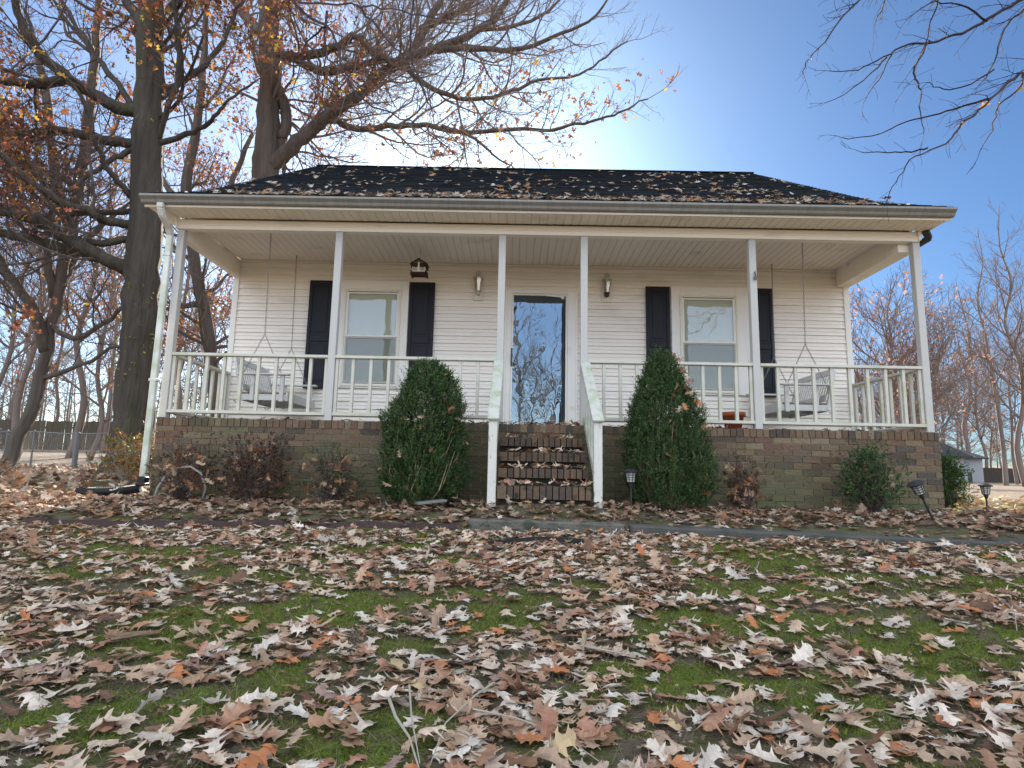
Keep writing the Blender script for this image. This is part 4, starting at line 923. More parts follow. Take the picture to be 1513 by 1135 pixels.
# limb lines measured on the place: x, y, z, radius in metres
OAK_TRUNK = [(-7.88, 5.0, 0.06, 0.5256), (-7.87, 5.0, 0.78, 0.4045), (-7.9, 5.0, 1.62, 0.3662), (-8.0, 5.0, 3.35, 0.3449), (-8.08, 5.0, 4.85, 0.3362), (-8.15, 5.0, 6.08, 0.3112), (-8.3, 5.0, 7.67, 0.2941), (-8.45, 5.0, 9.32, 0.2763), (-8.58, 5.0, 11.03, 0.2657), (-8.81, 5.0, 13.72, 0.2089), (-9.07, 5.0, 16.95, 0.1494), (-9.3, 5.0, 20.19, 0.0685)]
OAK_LIMBS = [
    ('A',[(-8.27,5.0,4.57,0.1749),(-8.59,4.75,4.62,0.1549),(-9.24,4.5,4.96,0.1361),(-9.78,4.25,5.26,0.1177),(-10.43,4.0,5.45,0.0997),(-11.2,3.75,5.72,0.0824),(-12.08,3.5,6.14,0.0658)]),
    ('A2',[(-8.86,4.8,4.76,0.1294),(-9.94,5.04,5.04,0.1177),(-10.92,5.28,5.32,0.1052),(-11.76,5.52,5.52,0.0921),(-13.08,5.76,5.61,0.0782),(-14.65,6.0,5.93,0.0639)]),
    ('B',[(-8.39,5.0,5.27,0.0881),(-8.74,4.8,5.05,0.0779),(-9.27,4.6,5.09,0.0682),(-9.8,4.4,5.25,0.0589),(-10.63,4.2,5.64,0.0499),(-11.36,4.0,6.13,0.0411)]),
    ('C',[(-8.34,5.0,5.59,0.1032),(-8.7,4.67,5.51,0.0933),(-8.95,4.33,5.58,0.0839),(-9.22,4.0,5.62,0.0749),(-9.62,3.67,5.88,0.0664),(-9.96,3.33,6.21,0.0583),(-10.22,3.0,6.42,0.0505)]),
    ('C2',[(-8.39,5.0,5.89,0.0739),(-9.24,5.25,5.97,0.0641),(-10.11,5.5,6.04,0.0539),(-10.98,5.75,5.85,0.043),(-11.73,6.0,5.73,0.0318)]),
    ('D',[(-8.5,5.0,7.46,0.1204),(-9.22,5.21,7.66,0.1139),(-9.92,5.43,7.89,0.1071),(-10.74,5.64,8.12,0.0999),(-11.46,5.86,8.23,0.0924),(-12.08,6.07,8.24,0.0844),(-12.86,6.29,8.5,0.0764),(-13.93,6.5,8.7,0.068)]),
    ('D2',[(-8.58,5.0,7.33,0.0751),(-8.72,4.8,7.05,0.0649),(-8.94,4.6,6.7,0.055),(-9.14,4.4,6.31,0.0454),(-9.18,4.2,5.96,0.0361),(-9.31,4.0,5.96,0.0273)]),
    ('E',[(-8.48,5.0,8.2,0.1517),(-8.91,4.81,8.18,0.1383),(-9.31,4.62,8.37,0.1256),(-9.74,4.44,8.61,0.1132),(-10.18,4.25,8.94,0.1012),(-10.36,4.06,9.22,0.0893),(-10.56,3.88,9.7,0.0778),(-10.61,3.69,10.16,0.0666),(-10.62,3.5,10.72,0.0556)]),
    ('E2',[(-9.68,4.3,8.54,0.1155),(-9.98,4.22,8.35,0.1039),(-10.35,4.15,8.29,0.0925),(-10.9,4.08,8.25,0.0813),(-11.54,4.0,8.16,0.0703)]),
    ('F',[(-8.4,5.0,6.11,0.0741),(-8.56,4.75,6.35,0.0656),(-8.76,4.5,6.63,0.0574),(-8.83,4.25,6.99,0.0494),(-8.85,4.0,7.45,0.0417),(-9.06,3.75,7.98,0.0343),(-9.31,3.5,8.2,0.0269)]),
    ('G',[(-8.04,5.0,7.47,0.0752),(-7.43,4.8,7.55,0.0638),(-6.84,4.6,7.65,0.0526),(-6.46,4.4,7.85,0.0418),(-6.14,4.2,8.04,0.0313),(-5.55,4.0,8.32,0.021)]),
    ('G2',[(-8.05,5.0,7.55,0.0753),(-7.8,4.75,8.05,0.065),(-7.46,4.5,8.96,0.0552),(-7.45,4.25,9.85,0.0456),(-7.43,4.0,10.5,0.036)]),
    ('H',[(-8.57,5.0,9.99,0.1392),(-9.15,5.33,10.96,0.1227),(-9.84,5.67,11.78,0.1046),(-10.64,6.0,12.83,0.0854)]),
    ('I',[(-8.22,5.0,8.65,0.0762),(-8.01,5.2,9.01,0.0683),(-7.45,5.4,9.68,0.0603),(-7.2,5.6,10.49,0.0519),(-7.0,5.8,11.51,0.0432),(-6.77,6.0,12.45,0.034)]),
    ('J',[(-8.39,5.0,10.28,0.093),(-8.63,5.67,11.37,0.0822),(-8.51,6.33,12.59,0.0696),(-8.07,7.0,13.89,0.0551)]),
    ('K',[(-8.64,5.0,8.31,0.0759),(-9.74,5.5,9.48,0.0678),(-10.79,6.0,10.75,0.0586),(-11.76,6.5,11.9,0.0481),(-12.81,7.0,13.26,0.0366)]),
]
OVER_LIMBS = [
    ('',[(-8.8,5.0,13.35,0.1281),(-5.11,1.5,9.94,0.0745),(-2.75,-1.0,6.04,0.0398)]),
    ('',[(-2.75,-1.0,6.04,0.0223),(-2.67,-1.02,5.81,0.0203),(-2.49,-1.04,5.62,0.0183),(-2.25,-1.07,5.47,0.0164),(-2.1,-1.09,5.18,0.0144),(-1.97,-1.11,4.8,0.0125),(-1.75,-1.13,4.5,0.0106),(-1.34,-1.16,4.3,0.0087),(-0.92,-1.18,4.03,0.0069),(-0.67,-1.2,3.78,0.0051)]),
    ('',[(-2.64,-1.0,5.83,0.0174),(-2.03,-0.96,5.84,0.0151),(-1.56,-0.92,5.83,0.0128),(-1.08,-0.88,5.75,0.0105),(-0.61,-0.84,5.76,0.0081),(-0.35,-0.8,5.78,0.0057)]),
    ('',[(-1.23,-1.2,5.92,0.0146),(-1.27,-1.15,5.32,0.0123),(-1.24,-1.1,5.02,0.01),(-1.14,-1.05,4.76,0.0077),(-1.02,-1.0,4.53,0.0054)]),
    ('',[(-2.29,-1.0,5.73,0.0174),(-2.29,-1.0,5.28,0.0143),(-2.18,-1.0,5.05,0.0113),(-1.86,-1.0,4.72,0.0083),(-1.57,-1.0,4.52,0.0054)]),
    ('',[(-2.28,-1.0,5.53,0.015),(-2.51,-1.0,5.32,0.0115),(-2.58,-1.0,4.91,0.008),(-2.64,-1.0,4.57,0.0046)]),
    ('',[(-1.95,-1.0,5.81,0.0174),(-1.68,-1.0,5.5,0.0144),(-1.42,-1.0,5.2,0.0113),(-1.22,-1.0,4.9,0.0083),(-1.05,-1.0,4.6,0.0054)]),
    ('',[(-2.75,-1.0,6.04,0.0319),(-1.8,-1.3,6.39,0.0243),(-1.01,-1.4,6.22,0.0176),(-0.11,-1.5,5.96,0.011)]),
]
OAK2_TRUNK = [(-6.94, 9.0, 0.22, 0.5148), (-7.17, 9.0, 3.97, 0.4181), (-7.42, 9.0, 7.98, 0.3834), (-7.46, 9.0, 9.24, 0.3576), (-7.52, 9.0, 10.74, 0.3118), (-7.6, 9.0, 12.29, 0.2953), (-7.84, 9.0, 14.55, 0.2696), (-8.17, 9.0, 18.12, 0.2133), (-8.58, 9.0, 22.4, 0.0881)]
OAK2_LIMBS = [
    ('',[(-7.39,9.0,9.12,0.2382),(-6.98,8.9,9.36,0.2195),(-6.35,8.8,9.95,0.2014),(-5.73,8.7,10.49,0.1834),(-4.72,8.6,11.2,0.1656),(-4.03,8.5,11.83,0.1477),(-2.94,8.4,12.37,0.1298),(-1.85,8.3,12.74,0.1117),(-0.85,8.2,13.36,0.094),(-0.4,8.1,13.98,0.0763),(0.05,8.0,14.67,0.0587)]),
    ('',[(-3.68,8.6,12.16,0.139),(-3.19,8.82,12.91,0.1265),(-2.79,9.05,14.13,0.1138),(-2.45,9.28,15.26,0.1003),(-2.18,9.5,16.62,0.0864)]),
    ('',[(-7.18,9.0,12.62,0.1429),(-6.46,8.8,12.53,0.1291),(-5.45,8.6,12.74,0.1158),(-4.85,8.4,12.9,0.1028),(-4.3,8.2,12.28,0.0894),(-3.77,8.0,11.84,0.0765)]),
    ('',[(-7.44,9.0,12.84,0.1227),(-6.63,8.88,12.41,0.1113),(-5.84,8.75,11.98,0.1001),(-4.63,8.62,12.17,0.0895),(-3.97,8.5,12.26,0.0791)]),
    ('',[(-5.49,8.7,10.49,0.0986),(-4.71,8.51,10.05,0.0885),(-3.44,8.32,10.04,0.0789),(-2.5,8.13,9.94,0.0695),(-1.72,7.94,9.66,0.0602),(-0.23,7.76,9.63,0.0513),(0.85,7.57,9.57,0.0425),(1.91,7.38,9.7,0.0341),(2.59,7.19,9.83,0.0258),(3.26,7.0,10.1,0.0177)]),
    ('',[(-3.42,8.5,12.09,0.0888),(-2.73,8.31,11.29,0.0788),(-1.77,8.12,10.81,0.0692),(-1.0,7.94,10.65,0.0601),(-0.26,7.75,10.78,0.0513),(0.47,7.56,10.98,0.0427),(1.55,7.38,11.06,0.0342),(2.24,7.19,11.45,0.026),(2.78,7.0,11.79,0.0179)]),
    ('',[(-2.48,8.4,12.46,0.0984),(-1.44,8.12,12.35,0.082),(-0.28,7.84,12.07,0.066),(0.82,7.56,12.28,0.0508),(1.75,7.28,12.56,0.036),(2.44,7.0,13.13,0.0218)]),
    ('',[(-1.39,8.2,13.01,0.0781),(-0.31,8.47,13.33,0.061),(0.72,8.73,14.1,0.0433),(1.46,9.0,15.26,0.0249)]),
    ('',[(-2.15,7.8,9.74,0.0556),(-1.23,7.53,9.2,0.0411),(-0.56,7.27,8.53,0.0272),(0.01,7.0,8.02,0.0139)]),
    ('',[(-3.09,9.0,13.63,0.1233),(-2.01,9.33,14.57,0.0984),(-1.22,9.67,15.73,0.0721),(-0.39,10.0,17.03,0.0444)]),
    ('',[(-7.27,9.0,11.61,0.162),(-6.95,9.0,10.66,0.1608),(-7.06,9.0,9.97,0.1599)]),
    ('',[(-7.81,9.0,13.37,0.1849),(-8.78,9.5,14.41,0.1384),(-9.67,10.0,15.99,0.0885)]),
    ('',[(-7.7,9.0,14.01,0.1652),(-6.88,8.5,14.31,0.1208),(-5.93,8.0,14.58,0.0784)]),
]
NEAR_LIMBS = [
    ('',[(5.19,-2.3,5.23,0.0202),(4.89,-2.27,5.03,0.0184),(4.62,-2.23,4.89,0.0166),(4.34,-2.2,4.73,0.0148),(4.13,-2.17,4.61,0.013),(3.84,-2.13,4.54,0.0112),(3.64,-2.1,4.53,0.0094),(3.45,-2.07,4.43,0.0076),(3.21,-2.03,4.32,0.0057),(2.96,-2.0,4.32,0.0039)]),
    ('',[(4.86,-2.3,5.0,0.015),(4.62,-2.28,4.77,0.0127),(4.48,-2.26,4.64,0.0105),(4.39,-2.24,4.41,0.0082),(4.3,-2.22,4.18,0.006),(4.16,-2.2,4.0,0.0037)]),
    ('',[(5.12,-2.3,4.57,0.0198),(4.8,-2.28,4.31,0.018),(4.58,-2.26,4.16,0.0162),(4.42,-2.23,4.03,0.0144),(4.23,-2.21,3.85,0.0126),(4.03,-2.19,3.67,0.0108),(3.88,-2.17,3.5,0.0091),(3.61,-2.14,3.37,0.0073),(3.46,-2.12,3.19,0.0055),(3.35,-2.1,2.99,0.0037)]),
    ('',[(4.31,-2.2,3.93,0.0137),(4.18,-2.17,3.9,0.0122),(4.05,-2.13,3.88,0.0107),(3.85,-2.1,3.82,0.0091),(3.6,-2.07,3.77,0.0076),(3.37,-2.03,3.66,0.006),(3.03,-2.0,3.63,0.0045)]),
    ('',[(3.86,-2.1,4.58,0.0129),(3.69,-2.12,4.29,0.0109),(3.69,-2.14,4.13,0.0091),(3.69,-2.16,4.02,0.0073),(3.66,-2.18,3.79,0.0055),(3.67,-2.2,3.57,0.0037)]),
    ('',[(3.66,-2.3,5.46,0.014),(3.32,-2.27,5.11,0.0122),(3.13,-2.23,4.88,0.0106),(3.01,-2.2,4.74,0.0089),(2.83,-2.17,4.49,0.0072),(2.71,-2.13,4.36,0.0055),(2.64,-2.1,4.21,0.0038)]),
    ('',[(4.01,-2.4,5.24,0.0136),(3.86,-2.33,4.95,0.0108),(3.8,-2.27,4.72,0.0079),(3.76,-2.2,4.48,0.005)]),
    ('',[(4.54,-2.3,4.13,0.0122),(4.51,-2.28,3.98,0.0101),(4.32,-2.25,3.83,0.008),(4.28,-2.22,3.61,0.0058),(4.15,-2.2,3.42,0.0037)]),
    ('',[(3.76,-2.1,3.49,0.01),(3.58,-2.07,3.46,0.008),(3.4,-2.03,3.48,0.0059),(3.2,-2.0,3.49,0.0038)]),
    ('',[(3.53,-2.05,4.47,0.0091),(3.41,-2.02,4.23,0.0061),(3.25,-2.0,4.0,0.0032)]),
    ('',[(3.48,-2.05,4.44,0.0103),(3.22,-2.08,4.17,0.0067),(2.88,-2.1,3.93,0.0032)]),
    ('',[(4.36,-2.2,4.22,0.01),(4.08,-2.17,4.05,0.0077),(3.89,-2.13,4.07,0.0055),(3.81,-2.1,4.16,0.0032)]),
    ('',[(3.35,-2.4,5.13,0.0124),(3.32,-2.35,4.83,0.008),(3.23,-2.3,4.61,0.0037)]),
    ('',[(4.34,-2.2,4.71,0.0114),(4.03,-2.27,4.82,0.0086),(3.7,-2.33,4.76,0.0058),(3.44,-2.4,4.53,0.003)]),
]
LEFT_TRUNK = [(-12.18, 7.0, 0.12, 0.1776), (-11.91, 7.0, 1.1, 0.1467), (-11.64, 7.0, 2.26, 0.1319), (-11.47, 7.0, 4.64, 0.1266), (-11.31, 7.0, 6.42, 0.1202), (-11.26, 7.0, 8.82, 0.1229), (-11.33, 7.0, 11.14, 0.0987), (-11.49, 7.0, 13.97, 0.0552)]
LEFT_LIMBS = [
    ('',[(-11.56,7.0,3.1,0.1496),(-11.71,6.67,4.03,0.1257),(-12.22,6.33,4.93,0.1024),(-12.88,6.0,5.96,0.0798)]),
    ('',[(-11.42,7.0,4.65,0.1013),(-11.42,7.33,5.65,0.0871),(-11.24,7.67,6.52,0.0718),(-10.82,8.0,7.25,0.0553)]),
    ('',[(-11.53,7.0,3.78,0.0837),(-10.71,6.75,3.4,0.0696),(-9.91,6.5,3.68,0.0565),(-9.01,6.25,4.3,0.0439),(-8.1,6.0,4.72,0.0315)]),
    ('',[(-11.6,7.0,2.42,0.0661),(-10.65,7.0,2.78,0.0525),(-9.71,7.0,3.3,0.0388),(-8.86,7.0,3.15,0.0249)]),
    ('',[(-11.34,7.0,6.24,0.1371),(-12.26,7.33,8.05,0.1188),(-12.99,7.67,10.19,0.099),(-13.95,8.0,12.5,0.0773)]),
    ('',[(-11.54,7.0,4.47,0.1179),(-11.7,6.75,5.95,0.084),(-11.37,6.5,7.44,0.0503)]),
]
PORCH_TREE_TRUNK = [(-9.06, 11.0, 0.36, 0.2069), (-9.32, 11.0, 2.23, 0.189), (-9.58, 11.0, 3.72, 0.1806), (-10.0, 11.0, 5.46, 0.1723), (-10.5, 11.0, 7.25, 0.1638), (-10.93, 11.0, 9.33, 0.1552), (-10.78, 11.0, 11.24, 0.1349), (-10.79, 11.0, 13.71, 0.103), (-10.91, 11.0, 16.26, 0.0699)]
PORCH_TREE_LIMBS = [
    ('',[(-10.0,11.0,5.46,0.1077),(-10.35,10.5,5.27,0.0838),(-10.46,10.0,5.07,0.061)]),
    ('',[(-10.52,11.0,7.48,0.1312),(-9.84,11.33,9.04,0.1125),(-9.66,11.67,10.42,0.0924),(-9.47,12.0,11.87,0.0711)]),
    ('',[(-10.66,11.0,8.17,0.1319),(-11.8,11.5,9.56,0.1026),(-12.81,12.0,10.8,0.0707)]),
]
def traced_tree(name, trunk, limbs, label, cat, seed, m_tr, m_tw, cut=.045, group=None, lk={}, crown=None):
    rn = random.Random(seed); T = TB(cut); base = trunk[0][:3]; r_ = empty(name, base, label, cat, group)
    P, Rr = catmull(trunk, 5); P = [p+Vector((rn.gauss(0, .02), rn.gauss(0, .02), 0)) for p in P]
    tr = MB(); nn = 22; tr.tube(P, Rr, nn)
    for i in range(len(P)):                              # fluted, flared base
        for j in range(nn):
            v = tr.v[i*nn+j]; c = P[i]; f = 1+.07*math.sin(5*j/nn*6.283+seed)*(1 if i > 4 else 2.2-.25*i)+rn.gauss(0, .018); tr.v[i*nn+j] = (c.x+(v[0]-c.x)*f, c.y+(v[1]-c.y)*f, v[2])
    tr.build('trunk', m_tr, r_, smooth=True)
    for i, (nm, pts) in enumerate(limbs):
        limb(T, pts, rn, **{**dict(lk), **({} if nm != 'thin' else {'lmax': 1.0})})
    if crown: crown(T, P, Rr, rn)
    if T.a.v: T.a.build('limbs', m_tr, r_, smooth=True)
    T.b.build('twigs', m_tw, r_); print(name, 'segments', T.n, 'tips', len(T.tips)); return r_, T
def top_crown(z0, n, lr0, spread=1.0):
    def f(T, P, Rr, rn):
        for j in range(n):
            i = rn.choice([k for k, p in enumerate(P) if p.z > z0] or [len(P)-1]); a = rn.uniform(0, 6.28)
            d = Vector((math.cos(a), math.sin(a), rn.uniform(.2, .9))).normalized(); r = min(Rr[i]*.6, lr0)
            grow(T, P[i], d, max(1.2, r*45*spread), r, rn, dens=1.7, minr=.006, maxd=3)
    return f
g = np.random.default_rng(17)
ok, T = traced_tree('oak_tree', OAK_TRUNK, OAK_LIMBS, 'big oak with rusty leaves and a thick dark trunk standing left of the porch', 'tree', 5, 'bark', 'twig', .05, lk=dict(dens=2.0, kl=(16, 30), minr=.0045, lmax=2.4, lmin=.8, maxd=3, sub=3.1), crown=top_crown(7.5, 26, .055))
for nm, pts in OVER_LIMBS: pass
T2 = TB(.05); rn = random.Random(41)
for i, (nm, pts) in enumerate(OVER_LIMBS):
    if i == 0: T2.tube(*catmull(pts, 5))
    else: limb(T2, pts, rn, k=4, dens=1.1, kl=(10, 22), minr=.0028, lmax=.55, lmin=.2, maxd=1, sub=2.2, up=.0, wobble=.010)
T2.a.build('limbs', 'bark', ok, smooth=True); T2.b.build('overhanging_twigs', 'twig_near', ok)
tree_leaves(T, 4400, g, .155, PAL_TREE, TW, ok, lambda t: t.z > 2.0)
gl = np.random.default_rng(4); n = 60; zz = gl.uniform(1.8, 4.2, n); aa = gl.uniform(3.3, 6.1, n)
scatter('clinging_leaves', TREE_LEAF, np.stack([-7.9+.40*np.cos(aa)+(1.6-zz)*.06, 5+.42*np.sin(aa), zz], -1), gl.uniform(0, 6, n), gl.normal(0, .8, n), gl.normal(0, .8, n), gl.uniform(.05, .10, n), np.array([(.22, .24, .04)])*gl.uniform(.6, 1.4, (n, 1)), 'tree_leaf', ok, 2)
o2, T = traced_tree('oak_tree', OAK2_TRUNK, OAK2_LIMBS, 'tall oak behind the roof with long bare limbs reaching right over the ridge', 'tree', 8, 'bark_warm', 'twig_warm', .05, lk=dict(dens=4.3, kl=(16, 40), minr=.0034, lmax=2.8, lmin=.9, maxd=3, sub=3.0), crown=top_crown(10.5, 24, .05))
tree_leaves(T, 2800, g, .15, PAL_TREE, TW, o2, lambda t: t.x < 4 and (t.z < 11 or t.x < -4))
o3, T = traced_tree('leaning_tree', LEFT_TRUNK, LEFT_LIMBS, 'leaning slim tree near the left edge in front of the wooden fence', 'tree', 12, 'bark_grey', 'twig', .05, lk=dict(dens=2.0, kl=(16, 34), minr=.006, lmax=2.4, lmin=.8, maxd=3, sub=2.3), crown=top_crown(6, 14, .07))
tree_leaves(T, 550, g, .15, PAL_TREE, TW, o3, lambda t: t.z > 2.2)
o4, T = traced_tree('crooked_tree', PORCH_TREE_TRUNK, PORCH_TREE_LIMBS, 'crooked tree seen behind the left porch corner with small dark leaves', 'tree', 14, 'bark_grey', 'twig_warm', .05, lk=dict(dens=2.2, kl=(16, 34), minr=.006, lmax=2.2, lmin=.8, maxd=3, sub=2.4), crown=top_crown(2.5, 24, .06))
tree_leaves(T, 1500, g, .13, PAL_TREE, TW, o4)
# the tree whose boughs hang in from the upper right: its trunk stands on the lawn outside the picture
NT = [(7.4, -2.6, gz(7.4, -2.6)-.1, .26), (7.35, -2.55, 2, .20), (7.3, -2.5, 4, .17), (7.35, -2.45, 6, .13), (7.3, -2.5, 8, .08), (7.35, -2.6, 10, .03)]
for i in (0, 2, 5, 6, 12):
    x, y, z, r = NEAR_LIMBS[i][1][0]; NEAR_LIMBS[i][1].insert(0, (7.33, -2.5, max(2.2, z-.5), r*1.5))
rn = random.Random(23)
o5 = empty('maple_tree', NT[0][:3], 'bare tree with thin drooping boughs hanging into the upper right sky', 'tree'); tr = MB(); P, Rr = catmull(NT, 4); tr.tube(P, Rr, 14); tr.build('trunk', 'bark_grey', o5, smooth=True)
T = TB(.03)
for nm, pts in NEAR_LIMBS: limb(T, pts, rn, k=4, dens=6.5, kl=(14, 30), minr=.0022, lmax=.55, lmin=.14, maxd=2, sub=5.5, up=-.05, wobble=.006, t0=.05)
for j in range(16):
    i = rn.randrange(8, len(P)); a = rn.uniform(-1.2, 1.2); grow(T, P[i], Vector((math.cos(a), math.sin(a)-.4, .6)).normalized(), 1.8, .03, rn, dens=2, minr=.004, maxd=2)
if T.a.v: T.a.build('limbs', 'twig_near', o5)
T.b.build('twigs', 'twig_near', o5); print('near', T.n)
lp = np.array([NEAR_LIMBS[2][1][-6][:3], NEAR_LIMBS[2][1][-5][:3], NEAR_LIMBS[2][1][-1][:3], NEAR_LIMBS[3][1][-2][:3], NEAR_LIMBS[5][1][-2][:3], NEAR_LIMBS[7][1][1][:3], NEAR_LIMBS[7][1][2][:3]]); n = len(lp)
scatter('leaves', TREE_LEAF, lp, g.uniform(0, 6, n), g.normal(0, .8, n), g.normal(0, .8, n), np.array([.10, .09, .08, .05, .06, .10, .06]), np.array([(.55, .25, .05), (.5, .2, .05), (.2, .08, .06), (.3, .12, .06), (.2, .08, .06), (.5, .28, .05), (.4, .2, .06)]), 'tree_leaf', o5, 1)

# background trees: five kinds built once, then copied
def bg_tree(name, h, r, seed, fork=.35, nl=22, m='bark_far', mt='twig_warm', spread=1.0, leafy=0, lean=0, pal=PAL_RED, pw=RDW, minr=.008, curve=0):
    rn = random.Random(seed); T = TB(.05); rt = empty(name, (0, 0, 0), 'tree', 'tree'); pts = []
    for i in range(8):
        t = i/7; pts.append((lean*t*h*.12+curve*math.sin(t*3.1)+rn.gauss(0, .012*h)*(t > 0), rn.gauss(0, .012*h)*(t > 0), -.3+t*h, r*(1.15 if i == 0 else 1-.88*t**1.1)))
    P, Rr = catmull(pts, 3); T.tube(P, Rr)
    for j in range(nl):
        t = fork+(1-fork)*(j+rn.random())/nl; i = min(len(P)-1, int(t*(len(P)-1))); a = j*2.4+rn.uniform(-.5, .5); e = rn.uniform(.5, 1.3)
        L = h*spread*rn.uniform(.16, .30)*(1.25-t); grow(T, P[i], Vector((math.cos(a), math.sin(a), e)).normalized(), L, max(minr, min(Rr[i]*.55, L*.022)), rn, dens=1.9+5/h, minr=minr, up=.14, wob=.13, kink=(.4, .8), maxd=3, lmin=.5)
    T.a.build('trunk', m, rt, smooth=True); T.b.build('twigs', mt, rt)
    if leafy: tree_leaves(T, leafy, np.random.default_rng(seed), .17, pal, pw, rt, cl=.25)
    print(name, T.n); return rt
def place(src, x, y, rz, s, label, group=None, name=None, first=[]):
    if src in first:
        o = src.copy(); COL.objects.link(o)
        for c in list(src.children):
            k = c.copy(); COL.objects.link(k); k.parent = o
    else: o = src; first.append(src)
    o.location = (x, y, gz(x, y)); o.rotation_euler = (0, 0, rz); o.scale = (s, s, s*1.0); o['label'] = label; o['category'] = 'tree'
    if group: o['group'] = group
    return o
A = bg_tree('bare_tree', 19, .15, 101, .30, 26); B = bg_tree('bare_tree', 22, .20, 102, .25, 30); Cc = bg_tree('bare_tree', 16, .10, 103, .2, 24)
D = bg_tree('reddish_tree', 9.8, .15, 104, .12, 32, spread=2.1, leafy=1500, lean=.8, minr=.009, pal=np.array([(.34, .20, .16), (.28, .15, .12), (.38, .25, .19)]), pw=np.ones(3)); E_ = bg_tree('crooked_tree', 14, .17, 105, .35, 22, lean=.9, curve=1.1, spread=1.1)
Fo = bg_tree('leafy_tree', 13, .11, 106, .15, 24, leafy=1400, pal=PAL_TREE, pw=TW)
GL, GR = 'bare trees beyond the wooden fence on the left', 'bare trees on the far right'
for src, px, d, rz, s, lab in [
    (A, 100, 26, 0, 1, 'straight bare tree by the left end of the wooden fence'), (Cc, 150, 31, 1, 1.1, 'slim bare tree behind the wooden fence next to the big oak'),
    (B, 24, 30, 2, .9, 'stout bare tree at the far left picture edge'), (Cc, 68, 36, 3, 1.1, 'slim bare tree between the leaning tree and the straight one on the left'),
    (Fo, 128, 24, .5, 1, 'slim tree with rusty leaves behind the chain link fence'),
    (B, 250, 34, 5, .85, 'bare tree between the big oak and the downspout'), (Fo, 338, 25, 2.5, 1, 'small tree with rusty leaves right of the crooked tree behind the porch railing'),
    (A, 178, 40, 2.2, .95, 'distant bare tree hidden largely by the big oak'), (Cc, 300, 37, 1.7, 1.1, 'distant bare tree seen behind the crooked tree'), (B, 420, 42, .3, .8, 'distant bare tree hidden behind the house roof'),
    (Cc, -10, 22, 5.2, 1, 'slim bare tree at the left edge behind the yellow green bush')]:
    place(src, (px-756)/872*d, -7.2+d, rz, s, lab, GL if src is not Fo else None)
for src, px, d, rz, s, lab in [
    (D, 1296, 27, 0, 1, 'spreading tree with reddish leaves seen through the right porch opening'), (E_, 1396, 53, 0, 1.3, 'crooked leaning tree over the grey house roof'),
    (A, 1470, 33, 1, .80, 'tall bare tree second from the right edge'), (B, 1500, 29, 2, .66, 'thickest bare tree by the right edge in front of the brown fence'), (Cc, 1487, 40, 3, 1.0, 'slim bare tree between the two tallest at the right edge'),
    (B, 1440, 50, 4, .70, 'bare tree behind the grey house'), (Cc, 1418, 56, .4, 1.05, 'slim distant bare tree left of the grey house ridge'), (A, 1530, 34, 5, .8, 'bare tree just past the right picture edge'),
    (D, 1352, 44, 2, 1.05, 'distant reddish tree beside the right porch post'), (Cc, 1385, 50, 2.2, .8, 'slim distant bare tree right of the right porch post'), (B, 1560, 38, 3.3, .7, 'bare tree well outside the right picture edge'), (Fo, 1452, 56, 1, .9, 'small rusty leaved tree behind the grey house')]:
    place(src, (px-756)/872*d, -7.2+d, rz, s, lab, GR if src in (A, B, Cc) else None)
for i, (src, x, y, s) in enumerate([(B, -6, -44, .8), (A, .4, -36, 1.05), (Cc, 7, -40, 1), (Fo, -2.5, -46, .8), (B, 12, -50, .8), (Cc, -11, -42, 1), (Cc, 3.4, -40, 1.15), (Cc, 1.9, -58, 1.4)]):
    place(src, x, y, i*1.3, s, 'bare tree behind the camera, mirrored in the storm door glass', 'trees mirrored in the door')

# far woods: one mass of stems and branches
T = TB(9); rn = random.Random(77)
for side, n in ((-1, 170), (1, 110), (0, 40)):
    for i in range(n):
        if side < 0: x, y = rn.uniform(-95, -22), rn.uniform(42, 80)
        elif side > 0: x, y = rn.uniform(36, 115), rn.uniform(54, 95)
        else: x, y = rn.uniform(-24, 36), rn.uniform(60, 100)
        h = rn.uniform(8, 15); z = gz(x, y); lx, ly = rn.gauss(0, .04), rn.gauss(0, .04); Pp = [Vector((x+lx*h*t+rn.gauss(0, .1), y+ly*h*t, z-.2+h*t)) for t in (0, .25, .5, .75, 1)]
        r = rn.uniform(.07, .17); T.b.tube(Pp, [r, r*.85, r*.65, r*.4, r*.1], 4, cap=False)
        for j in range(16):
            t = rn.uniform(.12, .98)*4; k = min(3, int(t)); q = Pp[k].lerp(Pp[k+1], t-k); a = rn.uniform(0, 6.28); L = h*rn.uniform(.12, .26); d = Vector((math.cos(a), math.sin(a), rn.uniform(.3, 1.3))).normalized(); e = q+d*L
            T.b.tube([q, q+d*L*.5+Vector((0, 0, .1)), e], [.045, .03, .015], 3, cap=False)
            for _ in range(6):
                s0 = q.lerp(e, rn.uniform(.3, 1)); T.b.tube([s0, s0+rot_dir(d, rn.uniform(.4, .9), rn)*L*rn.uniform(.3, .6)], [.022, .010], 3, cap=False)
tag(T.b.build('far_woods', 'bark_far'), kind='stuff')

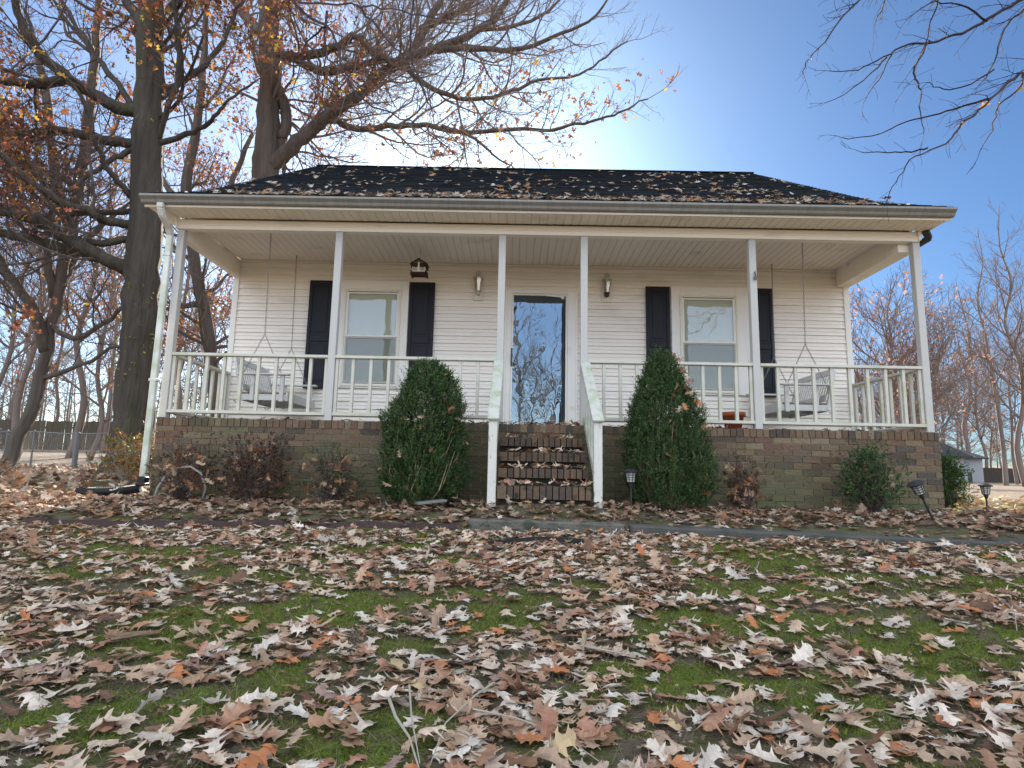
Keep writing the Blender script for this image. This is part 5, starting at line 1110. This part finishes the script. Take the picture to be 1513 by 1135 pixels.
# ------------------------------------------------------------------ fences and the neighbouring house
r_ = empty('wooden_fence', (-29, 27, 1), 'weathered grey wooden privacy fence across the back of the left yard', 'fence'); b = MB(); rn = random.Random(9); x = -48
while x < -12:
    w = rn.uniform(.13, .15); y = 27+.02*(x+30)+rn.gauss(0, .012); z = gz(x, y); h = 1.66+rn.gauss(0, .02)-.0*x; b.box(x, x+w-.012, y, y+.02, z-.1, z+h); x += w
b.build('boards', 'old_fence', r_)
b = MB()
for dz in (.35, 1.3): b.bar((-48, 27.06-.36, gz(-48, 27)+dz), (-12, 27.06+.36, gz(-12, 27)+dz), .09, .04, up=(0, 1, 0))
b.build('rails', 'old_fence', r_)
r_ = empty('chain_link_fence', (-15, 12.7, .25), 'low grey chain link fence crossing the left yard in front of the wooden fence', 'fence')
A0, A1 = Vector((-24, 13.6, 0)), Vector((-12.0, 11.4, 0)); b = MB(); up_ = lambda p, dz: Vector((p.x, p.y, gz(p.x, p.y)+dz))
for x, h, rr in ((-22, 1.15, .03), (-19.2, 1.15, .03), (-17.05, 1.22, .05), (-16.75, 1.15, .04), (-15.7, 1.15, .035), (-14.05, 1.15, .10), (-12.0, 1.15, .04)):
    p = A0.lerp(A1, (x+24)/12); MB().tube([up_(p, -.1), up_(p, h)], rr*.8, 8).lathe([(rr, 0), (rr*.6, .05)], n=8).build('post', 'galv', r_) if False else MB().tube([up_(p, -.1), up_(p, h), up_(p, h+.03)], [rr*.8, rr*.8, rr*.3], 8).build('post', 'galv', r_)
MB().tube([up_(A0.lerp(A1, t), 1.12) for t in np.linspace(0, 1, 14)], .022, 6).build('top_rail', 'galv', r_)
b = MB(); L_ = (A1-A0).length; n_ = int(L_/.11)
for i in range(-10, n_):
    for s in (0, 1):
        t0, t1 = (i*.11)/L_, (i*.11+1.05)/L_; a0, a1 = max(0, t0), min(1, t1)
        if a1 <= a0: continue
        za = 1.05*(a0-t0)/(t1-t0); zb = 1.05*(a1-t0)/(t1-t0)
        if s: za, zb = 1.05-za, 1.05-zb
        b.tube([up_(A0.lerp(A1, a0), .05+za), up_(A0.lerp(A1, a1), .05+zb)], .002, 3, cap=False)
b.build('mesh', 'galv', r_)
r_ = empty('neighbor_house', (33.5, 41, .2), 'small grey house with a dark roof beyond the right yard', 'house'); z0 = .05
MB().box(29, 34.5, 38.4, 45, z0-.3, 2.06).box(34.51, 36.5, 39.4, 44, z0-.3, 2.0).build('wall', 'neighbor_wall', r_)
b = MB(); b.ext_x([(38.0, 2.0), (41.7, 3.9), (45.4, 2.0), (45.4, 2.15), (41.7, 4.08), (38.0, 2.15)], 28.6, 34.75)
b.v = [(x-(1.2 if (x > 34 and z > 3) else 0), y, z) for x, y, z in b.v]
b.ext_x([(39.1, 1.98), (41.7, 2.9), (44.3, 1.98), (44.3, 2.1), (41.7, 3.02), (39.1, 2.1)], 34.78, 36.8); b.v = [(x-(1.0 if (x > 36 and z > 2.5) else 0), y, z) for x, y, z in b.v]; b.build('roof', 'neighbor_roof', r_)
MB().box(31.8, 32.3, 38.36, 38.41, 1.45, 1.85).build('window', 'trim', r_)
MB().box(34.75, 35.25, 38.9, 39.35, .1, .95).build('utility_box', 'lamp_black', r_, bevel=.03)
r_ = empty('brown_fence', (36.5, 36, .2), 'dark brown wooden fence right of the grey house', 'fence'); b = MB(); x = 36.9; rn = random.Random(3)
while x < 46:
    w = .145; b.box(x, x+w-.012, 40.0, 40.03, gz(x, 40)-.1, gz(x, 40)+1.15+rn.gauss(0, .015)); x += w
b.build('boards', 'dark_fence', r_); MB().bar((36.9, 40.06, .6), (46, 40.06, .6), .04, .09).build('rails', 'dark_fence', r_)
